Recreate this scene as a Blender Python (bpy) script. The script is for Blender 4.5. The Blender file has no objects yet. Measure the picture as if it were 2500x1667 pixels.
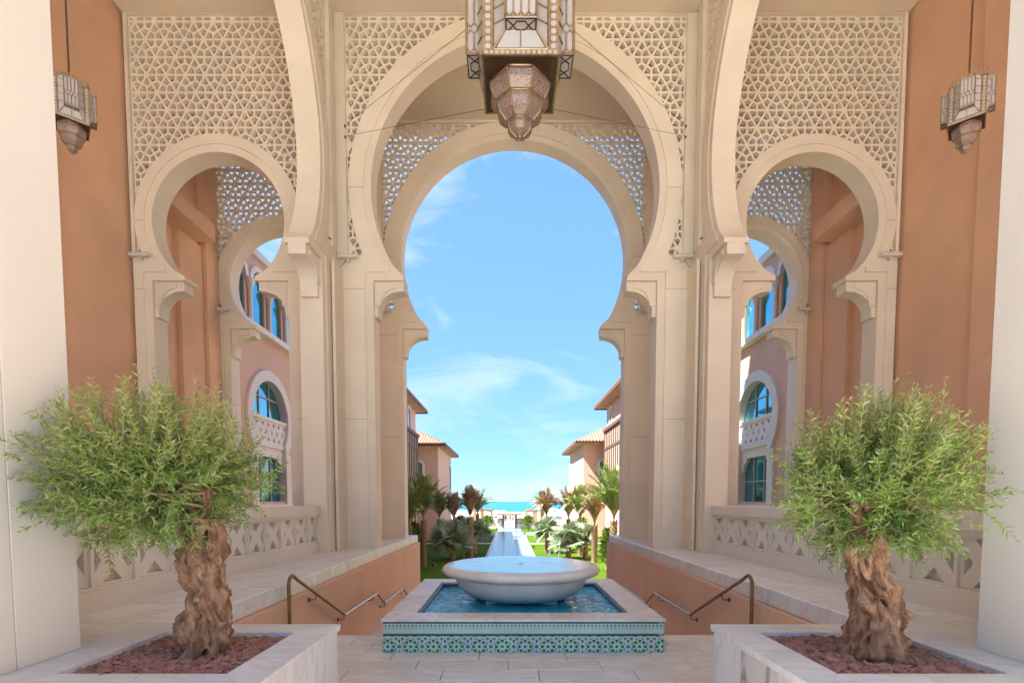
import bpy, bmesh, math, random
import numpy as np
from mathutils import Vector, Matrix
from mathutils.geometry import tessellate_polygon
S = bpy.context.scene
col = S.collection
R = math.radians
PI = math.pi
rnd = random.Random(7)
XC = 0.137            # centre line of the portico
LEDGE = 0.6           # raised ledges either side of the stair
GARDEN = -2.8         # lawn level below the terrace
# ------------------------------------------------------------------ camera
cam = bpy.data.cameras.new('camera'); camo = bpy.data.objects.new('camera', cam); col.objects.link(camo)
cam.lens = 18.0; cam.sensor_width = 36.0; cam.sensor_fit = 'HORIZONTAL'
cam.shift_x = 0.0032; cam.shift_y = 0.1846
cam.clip_start = 0.05; cam.clip_end = 60000
camo.location = (0, 0, 1.6); camo.rotation_euler = (R(90 - 3.251), 0, 0)
S.camera = camo
# ------------------------------------------------------------------ sky, sun, exposure
SUN_EL = 54.0
sun_dir = Vector((-0.86, -0.26, 0)).normalized() * math.cos(R(SUN_EL)) + Vector((0, 0, math.sin(R(SUN_EL))))
W = bpy.data.worlds.new('World'); S.world = W; W.use_nodes = True
wn = W.node_tree.nodes; wl = W.node_tree.links; wn.clear()
out = wn.new('ShaderNodeOutputWorld'); bg = wn.new('ShaderNodeBackground'); sky = wn.new('ShaderNodeTexSky')
sky.sky_type = 'NISHITA'; sky.sun_disc = False
sky.sun_elevation = R(SUN_EL); sky.sun_rotation = math.atan2(sun_dir.x, sun_dir.y)
sky.air_density = 0.5; sky.dust_density = 0.0; sky.ozone_density = 2.6; sky.altitude = 0
bg.inputs['Strength'].default_value = 0.10
tc = wn.new('ShaderNodeTexCoord'); mp = wn.new('ShaderNodeMapping'); mp.inputs['Scale'].default_value = (1.0, 1.0, 3.2)
mp.inputs['Rotation'].default_value = (0.2, 0.25, 0.6)
n1 = wn.new('ShaderNodeTexNoise'); n1.inputs['Scale'].default_value = 2.9; n1.inputs['Detail'].default_value = 9; n1.inputs['Roughness'].default_value = 0.56; n1.inputs['Distortion'].default_value = 0.6
cr = wn.new('ShaderNodeValToRGB'); cr.color_ramp.elements[0].position = 0.49; cr.color_ramp.elements[1].position = 0.86
cr.color_ramp.elements[0].color = (0, 0, 0, 1); cr.color_ramp.elements[1].color = (0.8, 0.8, 0.8, 1)
mx = wn.new('ShaderNodeMix'); mx.data_type = 'RGBA'; mx.blend_type = 'MIX'
mx.inputs['B'].default_value = (2.9, 3.0, 3.1, 1)
wl.new(tc.outputs['Generated'], mp.inputs['Vector']); wl.new(mp.outputs[0], n1.inputs['Vector']); wl.new(n1.outputs['Fac'], cr.inputs[0])
wl.new(cr.outputs[0], mx.inputs['Factor']); 
# even, clean-air colour response of the sky: compress its brightness range, deepen its blue
bw_ = wn.new('ShaderNodeRGBToBW'); dv = wn.new('ShaderNodeMath'); dv.operation = 'DIVIDE'; dv.inputs[1].default_value = 1.4
pw_ = wn.new('ShaderNodeMath'); pw_.operation = 'POWER'; pw_.inputs[1].default_value = -0.66
sc_ = wn.new('ShaderNodeVectorMath'); sc_.operation = 'SCALE'; tn = wn.new('ShaderNodeVectorMath'); tn.operation = 'MULTIPLY'; tn.inputs[1].default_value = (0.90, 1.08, 1.06)
hs = wn.new('ShaderNodeHueSaturation'); hs.inputs['Saturation'].default_value = 1.0
wl.new(sky.outputs[0], bw_.inputs[0]); wl.new(bw_.outputs[0], dv.inputs[0]); wl.new(dv.outputs[0], pw_.inputs[0]); wl.new(sky.outputs[0], sc_.inputs[0]); wl.new(pw_.outputs[0], sc_.inputs['Scale'])
wl.new(sc_.outputs[0], tn.inputs[0]); wl.new(tn.outputs[0], hs.inputs['Color']); wl.new(hs.outputs[0], mx.inputs['A'])
wl.new(mx.outputs['Result'], bg.inputs['Color']); wl.new(bg.outputs[0], out.inputs[0])
sl = bpy.data.lights.new('sun', 'SUN'); sl.energy = 5.0; sl.angle = R(0.53); sl.color = (1.0, 0.95, 0.87)
so = bpy.data.objects.new('sun', sl); col.objects.link(so); so.location = sun_dir * 60
so.rotation_euler = sun_dir.to_track_quat('Z', 'Y').to_euler()
S.view_settings.view_transform = 'Standard'; S.view_settings.look = 'None'; S.view_settings.gamma = 1.0
S.view_settings.use_curve_mapping = False
S.view_settings.exposure = 2.15
S.cycles.max_bounces = 10; S.cycles.diffuse_bounces = 6; S.cycles.transparent_max_bounces = 8; S.cycles.glossy_bounces = 4
S.cycles.use_denoising = True
S.cycles.caustics_reflective = False; S.cycles.caustics_refractive = False

# ------------------------------------------------------------------ helpers
CF = 1250.0; CT = R(3.251)
def ray(px, py):
    u = (px - 1242.0) / CF; v = -(py - 1295.0) / CF; c, s = math.cos(CT), math.sin(CT)
    return (u, c + v * s, -s + v * c)
def on_z(px, py, z):
    d = ray(px, py); k = (z - 1.6) / d[2]; return Vector((d[0] * k, d[1] * k, z))
def on_y(px, py, y):
    d = ray(px, py); k = y / d[1]; return Vector((d[0] * k, y, 1.6 + d[2] * k))
def on_x(px, py, x):
    d = ray(px, py); k = x / d[0]; return Vector((x, d[1] * k, 1.6 + d[2] * k))

MATS = {}
def mat(name, c, rough=0.7, var=0.12, scale=3.0, bump=0.0, bscale=40.0, c2=None, spec=0.5, metal=0.0, trans=0.0, stretch=None, detail=5):
    if name in MATS: return MATS[name]
    m = bpy.data.materials.new(name); m.use_nodes = True; nt = m.node_tree; b = nt.nodes['Principled BSDF']
    b.inputs['Roughness'].default_value = rough; b.inputs['Metallic'].default_value = metal
    b.inputs['Specular IOR Level'].default_value = spec
    t = nt.nodes.new('ShaderNodeTexCoord'); vec = t.outputs['Object']
    g = nt.nodes.new('ShaderNodeNewGeometry')
    if stretch:
        k = nt.nodes.new('ShaderNodeMapping'); k.inputs['Scale'].default_value = stretch; nt.links.new(g.outputs['Position'], k.inputs[0]); vec = k.outputs[0]
    else: vec = g.outputs['Position']
    n = nt.nodes.new('ShaderNodeTexNoise'); n.inputs['Scale'].default_value = scale; n.inputs['Detail'].default_value = detail
    nt.links.new(vec, n.inputs['Vector'])
    r = nt.nodes.new('ShaderNodeValToRGB'); r.color_ramp.elements[0].position = 0.3; r.color_ramp.elements[1].position = 0.7
    ca = c2 if c2 else tuple(x * (1 - var) for x in c); cb = c if c2 else tuple(min(1, x * (1 + var * 0.6)) for x in c)
    r.color_ramp.elements[0].color = (*ca, 1); r.color_ramp.elements[1].color = (*cb, 1)
    nt.links.new(n.outputs['Fac'], r.inputs[0])
    oi = nt.nodes.new('ShaderNodeObjectInfo'); hv = nt.nodes.new('ShaderNodeHueSaturation')
    ma = nt.nodes.new('ShaderNodeMath'); ma.operation = 'MULTIPLY_ADD'; ma.inputs[1].default_value = 0.10; ma.inputs[2].default_value = 0.95
    nt.links.new(oi.outputs['Random'], ma.inputs[0]); nt.links.new(ma.outputs[0], hv.inputs['Value']); nt.links.new(r.outputs[0], hv.inputs['Color'])
    nt.links.new(hv.outputs[0], b.inputs['Base Color'])
    if bump:
        n2 = nt.nodes.new('ShaderNodeTexNoise'); n2.inputs['Scale'].default_value = bscale; n2.inputs['Detail'].default_value = 6
        nt.links.new(vec, n2.inputs['Vector'])
        bp = nt.nodes.new('ShaderNodeBump'); bp.inputs['Strength'].default_value = bump; bp.inputs['Distance'].default_value = 0.02
        nt.links.new(n2.outputs['Fac'], bp.inputs['Height']); nt.links.new(bp.outputs[0], b.inputs['Normal'])
    MATS[name] = m
    return m

class MB:
    """collects geometry in world coordinates; build() links it as one mesh object"""
    def __init__(s): s.v = []; s.f = []; s.m = []; s.mi = 0
    def q(s, *pts):
        i = len(s.v); s.v.extend(tuple(p) for p in pts); s.f.append(tuple(range(i, i + len(pts)))); s.m.append(s.mi); return s
    def box(s, x0, x1, y0, y1, z0, z1):
        if x0 > x1: x0, x1 = x1, x0
        if y0 > y1: y0, y1 = y1, y0
        i = len(s.v)
        s.v += [(x0, y0, z0), (x1, y0, z0), (x1, y1, z0), (x0, y1, z0), (x0, y0, z1), (x1, y0, z1), (x1, y1, z1), (x0, y1, z1)]
        for f in ((0, 3, 2, 1), (4, 5, 6, 7), (0, 1, 5, 4), (1, 2, 6, 5), (2, 3, 7, 6), (3, 0, 4, 7)):
            s.f.append(tuple(i + k for k in f)); s.m.append(s.mi)
        return s
    def bbox(s, x0, x1, y0, y1, z0, z1, b):
        """box with bevelled top rim and vertical edges"""
        if x0 > x1: x0, x1 = x1, x0
        if y0 > y1: y0, y1 = y1, y0
        def ringp(e, z, c): return [(x0 + e + c, y0 + e, z), (x1 - e - c, y0 + e, z), (x1 - e, y0 + e + c, z), (x1 - e, y1 - e - c, z), (x1 - e - c, y1 - e, z), (x0 + e + c, y1 - e, z), (x0 + e, y1 - e - c, z), (x0 + e, y0 + e + c, z)]
        s.loft([ringp(b, z0, b), ringp(0, z0 + b, b), ringp(0, z1 - b, b), ringp(b, z1, b)], caps=True); return s
    def loft(s, rings, caps=True, closed=True):
        n = len(rings[0]); i = len(s.v)
        for r in rings: s.v.extend(tuple(p) for p in r)
        for a in range(len(rings) - 1):
            for k in range(n if closed else n - 1):
                s.f.append((i + a * n + k, i + a * n + (k + 1) % n, i + (a + 1) * n + (k + 1) % n, i + (a + 1) * n + k)); s.m.append(s.mi)
        if caps:
            s.f.append(tuple(i + k for k in reversed(range(n)))); s.m.append(s.mi)
            e = i + (len(rings) - 1) * n; s.f.append(tuple(e + k for k in range(n))); s.m.append(s.mi)
        return s
    def lathe(s, cx, cy, prof, n=48, a0=0.0, caps=False):
        return s.loft([[(cx + r * math.cos(a0 + 2 * PI * k / n), cy + r * math.sin(a0 + 2 * PI * k / n), z) for k in range(n)] for r, z in prof], caps=caps)
    def tube(s, pts, rad, n=8, caps=True):
        pts = [Vector(p) for p in pts]; rings = []
        up = Vector((0, 0, 1)); prev = None
        for i, p in enumerate(pts):
            d = (pts[min(i + 1, len(pts) - 1)] - pts[max(i - 1, 0)])
            if d.length < 1e-9: d = Vector((0, 0, 1))
            d.normalize()
            if prev is None:
                a = d.cross(up)
                if a.length < 0.05: a = d.cross(Vector((1, 0, 0)))
            else: a = prev - d * prev.dot(d)
            a.normalize(); prev = a; b = d.cross(a)
            r = rad[i] if isinstance(rad, (list, tuple)) else rad
            rings.append([p + (a * math.cos(2 * PI * k / n) + b * math.sin(2 * PI * k / n)) * r for k in range(n)])
        return s.loft(rings, caps)
    def bar(s, a, b, w, d, nrm):
        """rectangular bar from a to b, w wide in the plane, d deep along nrm"""
        a = Vector(a); b = Vector(b); nrm = Vector(nrm).normalized(); t = (b - a).normalized(); u = t.cross(nrm).normalized()
        ex = [(-w / 2, -d / 2), (w / 2, -d / 2), (w / 2, d / 2), (-w / 2, d / 2)]
        return s.loft([[p + u * x + nrm * y for x, y in ex] for p in (a, b)])
    def prism(s, poly, fn0, fn1, holes=()):
        """2-D outline (with holes) swept between two placements fn(u,v)->point"""
        loops = [list(poly)] + [list(h) for h in holes]
        flat = [p for l in loops for p in l]
        tri = tessellate_polygon([[Vector((p[0], p[1], 0)) for p in l] for l in loops])
        i = len(s.v); n = len(flat)
        s.v.extend(tuple(fn0(*p)) for p in flat); s.v.extend(tuple(fn1(*p)) for p in flat)
        for t in tri:
            s.f.append(tuple(i + k for k in t)); s.m.append(s.mi); s.f.append(tuple(i + n + k for k in reversed(t))); s.m.append(s.mi)
        o = 0
        for l in loops:
            k = len(l)
            for j in range(k):
                s.f.append((i + o + j, i + o + (j + 1) % k, i + n + o + (j + 1) % k, i + n + o + j)); s.m.append(s.mi)
            o += k
        return s
    def xz(s, poly, y0, y1, holes=()): return s.prism(poly, lambda u, v: (u, y0, v), lambda u, v: (u, y1, v), holes)
    def yz(s, poly, x0, x1, holes=()): return s.prism(poly, lambda u, v: (x0, u, v), lambda u, v: (x1, u, v), holes)
    def xy(s, poly, z0, z1, holes=()): return s.prism(poly, lambda u, v: (u, v, z0), lambda u, v: (u, v, z1), holes)
    def mesh(s, name, mats, smooth=None, off=(0, 0, 0), fix=True):
        me = bpy.data.meshes.new(name)
        ox, oy, oz = off
        me.from_pydata([(x - ox, y - oy, z - oz) for x, y, z in s.v], [], s.f)
        for m in (mats if isinstance(mats, (list, tuple)) else [mats]): me.materials.append(m)
        if any(s.m): me.polygons.foreach_set('material_index', s.m)
        if fix:
            bm = bmesh.new(); bm.from_mesh(me); bmesh.ops.recalc_face_normals(bm, faces=bm.faces); bm.to_mesh(me); bm.free()
        if smooth:
            me.polygons.foreach_set('use_smooth', [True] * len(me.polygons)); me.set_sharp_from_angle(angle=R(smooth))
        me.update(); return me
    def build(s, name, mats, parent=None, smooth=None, fix=True):
        off = wloc(parent); me = s.mesh(name, mats, smooth, off, fix)
        o = bpy.data.objects.new(name, me); col.objects.link(o)
        if parent: o.parent = parent
        return o
def wloc(p):
    v = Vector((0, 0, 0))
    while p: v = v + p.location; p = p.parent
    return v
def tag(o, label=None, cat=None, group=None, kind=None):
    if label: o['label'] = label
    if cat: o['category'] = cat
    if group: o['group'] = group
    if kind: o['kind'] = kind
    return o
def thing(name, label, cat, loc=(0, 0, 0), group=None):
    o = bpy.data.objects.new(name, None); col.objects.link(o); o.location = loc; o.empty_display_size = 0.2
    return tag(o, label, cat, group)
def struct(o): o['kind'] = 'structure'; return o
def inst(name, me, loc, parent=None, rot=(0, 0, 0), scale=(1, 1, 1)):
    o = bpy.data.objects.new(name, me); col.objects.link(o); o.location = Vector(loc) - wloc(parent); o.rotation_euler = rot; o.scale = scale
    if parent: o.parent = parent
    return o
def copy_tree(o, parent=None):
    c = o.copy(); col.objects.link(c); c.parent = parent
    for ch in list(o.children): copy_tree(ch, c)
    return c
def dup(o, loc, label, group=None, rotz=None, scale=None):
    c = copy_tree(o); c.location = loc; c['label'] = label
    if group: c['group'] = group
    if rotz is not None: c.rotation_euler.z = rotz
    if scale: c.scale = (scale,) * 3 if not isinstance(scale, tuple) else scale
    return c
def arc(cx, cz, r, a0, a1, n): return [(cx + r * math.cos(R(a0 + (a1 - a0) * i / n)), cz + r * math.sin(R(a0 + (a1 - a0) * i / n))) for i in range(n + 1)]

# ------------------------------------------------------------------ materials
STONE = mat('limestone', (0.785, 0.70, 0.565), 0.75, 0.07, 1.2, 0.06, 90)
STONE_W = mat('pale_limestone', (0.71, 0.665, 0.585), 0.7, 0.04, 1.0, 0.04, 90)
STONE_J = mat('stone_joint', (0.38, 0.28, 0.19), 0.9, 0.08)
ORANGE = mat('terracotta_render', (0.76, 0.475, 0.315), 0.85, 0.09, 0.9, 0.25, 45)
PINK = mat('pink_render', (0.68, 0.45, 0.35), 0.85, 0.06, 1.0, 0.1, 60)
CEIL = mat('ceiling_plaster', (0.76, 0.65, 0.50), 0.85, 0.04, 0.7)
BRONZE = mat('bronze', (0.30, 0.17, 0.07), 0.38, 0.25, 9, 0.1, 120, metal=0.9)
BRASS = mat('brass', (0.42, 0.29, 0.155), 0.42, 0.3, 11, 0.15, 150, metal=0.75)
GLASSW = mat('opal_glass', (0.50, 0.47, 0.45), 0.25, 0.03, 3)
STEEL = mat('brushed_steel', (0.42, 0.38, 0.33), 0.3, 0.08, 8, metal=1.0)
DARKB = mat('dark_bronze', (0.10, 0.055, 0.03), 0.45, 0.3, 8, metal=0.5)
WHITE = mat('white_paint', (0.78, 0.76, 0.73), 0.6, 0.04, 2)
def marble(name, c, vein, scale=1.6, amt=0.5, stretch=(1.0, 3.0, 1.0)):
    m = mat(name, c, 0.33, 0.05, 2.5); nt = m.node_tree; b = nt.nodes['Principled BSDF']
    src = b.inputs['Base Color'].links[0].from_socket
    g = nt.nodes.new('ShaderNodeNewGeometry'); k = nt.nodes.new('ShaderNodeMapping'); k.inputs['Scale'].default_value = stretch; k.inputs['Rotation'].default_value = (0.2, 0.1, 0.35)
    oi = nt.nodes.new('ShaderNodeObjectInfo'); vm = nt.nodes.new('ShaderNodeVectorMath'); vm.operation = 'SCALE'; cb = nt.nodes.new('ShaderNodeCombineXYZ')
    for i in range(3): nt.links.new(oi.outputs['Random'], cb.inputs[i])
    vm.inputs['Scale'].default_value = 17.0; nt.links.new(cb.outputs[0], vm.inputs[0])
    ad = nt.nodes.new('ShaderNodeVectorMath'); nt.links.new(g.outputs['Position'], ad.inputs[0]); nt.links.new(vm.outputs[0], ad.inputs[1]); nt.links.new(ad.outputs[0], k.inputs[0])
    n = nt.nodes.new('ShaderNodeTexNoise'); n.inputs['Scale'].default_value = scale; n.inputs['Detail'].default_value = 8; n.inputs['Distortion'].default_value = 1.4; nt.links.new(k.outputs[0], n.inputs['Vector'])
    r = nt.nodes.new('ShaderNodeValToRGB'); e = r.color_ramp.elements; e[0].position = 0.42; e[0].color = (0, 0, 0, 1); e[1].position = 0.5; e[1].color = (amt, amt, amt, 1); x = e.new(0.57); x.color = (0, 0, 0, 1)
    nt.links.new(n.outputs['Fac'], r.inputs[0])
    mxn = nt.nodes.new('ShaderNodeMix'); mxn.data_type = 'RGBA'; mxn.inputs['B'].default_value = (*vein, 1); nt.links.new(r.outputs[0], mxn.inputs['Factor']); nt.links.new(src, mxn.inputs['A'])
    nt.links.new(mxn.outputs['Result'], b.inputs['Base Color'])
    return m
MARBLE = marble('white_marble', (0.76, 0.745, 0.72), (0.46, 0.42, 0.39), 1.3, 0.32)
MARBLE_F = marble('floor_marble', (0.71, 0.68, 0.64), (0.44, 0.37, 0.32), 1.2, 0.35)
GROUT = mat('grout', (0.33, 0.27, 0.23), 0.9, 0.1)
# ================================================================== terrace, ledges and stair
Z0 = 0.0
ter = struct(MB().box(-30, 30, -40, 6.08, -3.2, -0.03).build('terrace_floor', GROUT))
tile_me = {}
def tile(nm, w, d, h, m, b=0.004):
    k = (nm, round(w, 3), round(d, 3), round(h, 3), m.name)
    if k not in tile_me: tile_me[k] = MB().bbox(0, w, 0, d, -h, 0, b).mesh(nm, m)
    return tile_me[k]
y = 1.2; row = 0
while y < 6.05:                                   # running-bond marble planks on the terrace
    d = 0.30; x = -2.7 - (row % 3) * 0.31
    while x < 3.0:
        w = 0.9; xa = max(x, -2.7); xb = min(x + w, 2.99); yb = min(y + d, 6.08)
        if xb - xa > 0.06 and not (-1.30 < xa and xb < 1.58 and y > 5.4):
            inst('floor_tile', tile('floor_tile', round(xb - xa - 0.006, 3), round(yb - y - 0.006, 3), 0.03, MARBLE_F), (xa + 0.003, y + 0.003, rnd.uniform(-0.0008, 0.0008)), ter)
        x += w
    y += d; row += 1
# forecourt paving behind the camera in one sheet
fc = struct(MB().box(-30, 30, -40, 1.19, -0.03, -0.001).build('forecourt_paving', mat('forecourt_stone', (0.76, 0.72, 0.66), 0.6, 0.05, 1.0)))
# stair well between the ledges, both sides of the fountain
steps = []
def flight(y0, z0, n, tread=0.333, rise=0.15): return [(y0 + tread * i, z0 - rise * (i + 1)) for i in range(n)]
prof = flight(6.08, 0, 6) ; yq, zq = 6.08 + 2.0, -0.9
prof2 = flight(10.0, -0.9, 2, 0.3); prof3 = flight(12.5, -1.2, 9, 0.3)
SW = 2.80
stair = thing('garden_staircase', 'marble staircase going down beside the tiled fountain between the terracotta walls', 'stairs', (XC, 8, GARDEN))
def step(y0, y1, z):
    for a, b in ((-SW + 0.002, -1.51), (1.51, SW - 0.002)):
        MB().bbox(XC + a, XC + b, y0, y1, z - 0.16, z, 0.006).build('step', MARBLE_F, stair)
allp = prof + prof2 + prof3
for i, (yy, zz) in enumerate(allp):
    yn = allp[i + 1][0] if i + 1 < len(allp) else yy + 0.3
    step(yy, yn - 0.001, zz)
fill = MB()
for a, b in ((-SW + 0.002, -1.51), (1.51, SW - 0.002)):
    pts = [(6.085, -0.17)]
    for i, (yy, zz) in enumerate(allp):
        yn = allp[i + 1][0] if i + 1 < len(allp) else yy + 0.3
        pts += [(yy + 0.004, zz - 0.162), (yn + 0.003, zz - 0.162)]
    pts += [(pts[-1][0], GARDEN - 0.2), (6.085, GARDEN - 0.2)]
    fill.yz(pts, XC + a + 0.01, XC + b - 0.01)
fill.build('stair_core', GROUT, stair)
# pale stepped skirting beside the fountain
for s in (-1, 1):
    sk = MB()
    pts = [(6.0, 0.0)] + [(6.3 + 0.33 * i, 0.13 - 0.15 * i) for i in range(1)]
    path = [(6.09, 0.002), (6.32, 0.21), (6.40, 0.21)]
    for i in range(5): path += [(6.40 + 0.333 * i, 0.21 - 0.15 * (i + 1) + 0.075), (6.40 + 0.333 * (i + 1), 0.21 - 0.15 * (i + 1) + 0.075)]
    path += [(8.06, -0.95), (6.09, -0.95)]
    x0 = XC + s * 1.505; x1 = XC + s * 1.60
    sk.yz(path, x0, x1); sk.build('stair_skirting', MARBLE, stair)

def ledge(s, side):
    L = tag(MB().box(XC + s * 2.80, XC + s * 8.2, 1.0, 15.3, -3.1, LEDGE - 0.20).build('ledge_wall', ORANGE),
            'terracotta rendered stair wall carrying the marble ledge %s' % side, 'wall')
    # coping slabs along the edge
    y = 4.16
    while y < 15.35:
        d = min(0.9, 15.36 - y)
        MB().bbox(XC + s * 2.87, XC + s * 3.25, y + 0.002, y + d - 0.002, LEDGE - 0.198, LEDGE, 0.012).build('coping_slab', MARBLE, L)
        y += 0.9
    MB().box(XC + s * 3.26, XC + s * 8.2, 1.0, 15.34, LEDGE - 0.198, LEDGE - 0.02).build('bedding', GROUT, L)
    x = 3.256; c = 0
    while x < 3.9:
        y = 3.2 + (c % 2) * 0.3
        while y < 15.3:
            d = min(0.75, 15.34 - y)
            if d > .1: inst('ledge_tile', tile('ledge_tile', 0.296, round(d - 0.005, 3), 0.02, MARBLE), (XC + (s * x if s > 0 else -x - 0.296), y, LEDGE - 0.001), L)
            y += 0.75
        x += 0.30; c += 1
    MB().box(XC + s * 2.87, XC + s * 3.25, 1.0, 4.157, LEDGE - 0.198, LEDGE - 0.001).build('ledge_end_slab', MARBLE, L)
    return L
ledge(-1, 'below the left arcade with the olive tree whose limb leans out')
ledge(1, 'below the right arcade with the upright olive tree')

# ================================================================== arch bays
def clip_poly(poly, x0, x1, z0, z1):
    def cl(p, f, it):
        o = []
        for i in range(len(p)):
            a, b = p[i], p[(i + 1) % len(p)]; fa, fb = f(a), f(b)
            if fa >= 0: o.append(a)
            if (fa >= 0) != (fb >= 0): t = fa / (fa - fb); o.append((a[0] + (b[0] - a[0]) * t, a[1] + (b[1] - a[1]) * t))
        return o
    for f in (lambda p: p[0] - x0, lambda p: x1 - p[0], lambda p: p[1] - z0, lambda p: z1 - p[1]):
        if len(poly) < 3: return []
        poly = cl(poly, f, 0)
    return poly
def inset(poly, d):
    n = len(poly); cx = sum(p[0] for p in poly) / n; cz = sum(p[1] for p in poly) / n; res = []
    ar = sum(poly[i][0] * poly[(i + 1) % n][1] - poly[(i + 1) % n][0] * poly[i][1] for i in range(n)) / 2
    if abs(ar) < 0.004: return None
    if ar < 0: poly = poly[::-1]
    lines = []
    for i in range(n):
        a, b = poly[i], poly[(i + 1) % n]; dx, dz = b[0] - a[0], b[1] - a[1]; L = math.hypot(dx, dz)
        if L < 1e-5: continue
        nx, nz = -dz / L, dx / L; lines.append((a[0] + nx * d, a[1] + nz * d, dx / L, dz / L))
    m = len(lines)
    for i in range(m):
        x1, z1, dx1, dz1 = lines[i - 1]; x2, z2, dx2, dz2 = lines[i]; den = dx1 * dz2 - dz1 * dx2
        if abs(den) < 1e-6: res.append((x2, z2)); continue
        t = ((x2 - x1) * dz2 - (z2 - z1) * dx2) / den; res.append((x1 + dx1 * t, z1 + dz1 * t))
    a2 = sum(res[i][0] * res[(i + 1) % m][1] - res[(i + 1) % m][0] * res[i][1] for i in range(m)) / 2
    if a2 < 0.0012: return None
    for p in res:
        if not (min(q[0] for q in poly) - 1e-6 <= p[0] <= max(q[0] for q in poly) + 1e-6): return None
    return poly, res
def lattice(mb, x0, x1, z0, z1, keep, y0, y1, a=0.40, w=0.0225, sx=0):
    """carved screen: triangular lattice plus its dual, every kite a real hole"""
    h = a * math.sqrt(3) / 2
    nr = int((z1 - z0) / h) + 2; nc = int((x1 - x0) / a) + 3
    for r in range(-1, nr):
        for c in range(-1, nc):
            nx = (c - nc // 2 + 0.5 * (r % 2)) * a; nz = z1 - 0.10 - r * h
            for k in range(6):
                a0 = R(60 * k); 
                kite = [(nx, nz), (nx + a / 2 * math.cos(a0), nz + a / 2 * math.sin(a0)),
                        (nx + a / math.sqrt(3) * math.cos(a0 + PI / 6), nz + a / math.sqrt(3) * math.sin(a0 + PI / 6)),
                        (nx + a / 2 * math.cos(a0 + PI / 3), nz + a / 2 * math.sin(a0 + PI / 3))]
                p = clip_poly(kite, x0, x1, z0, z1)
                if sx and sx * sum(v[0] for v in kite) < 0: continue
                if len(p) < 3 or not any(keep(*q) for q in p): continue
                ins = inset(p, w)
                if ins is None:
                    mb.q(*[(q[0], y0, q[1]) for q in p]); mb.q(*[(q[0], y1, q[1]) for q in reversed(p)]); continue
                po, pi = ins
                if len(po) != len(pi): continue
                n = len(po); i = len(mb.v)
                mb.v += [(q[0], y0, q[1]) for q in po] + [(q[0], y0, q[1]) for q in pi] + [(q[0], y1, q[1]) for q in pi] + [(q[0], y1, q[1]) for q in po]
                for j in range(n):
                    j2 = (j + 1) % n
                    mb.f += [(i + j, i + j2, i + n + j2, i + n + j), (i + n + j, i + n + j2, i + 2 * n + j2, i + 2 * n + j), (i + 2 * n + j, i + 2 * n + j2, i + 3 * n + j2, i + 3 * n + j)]; mb.m += [0, 0, 0]

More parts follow.
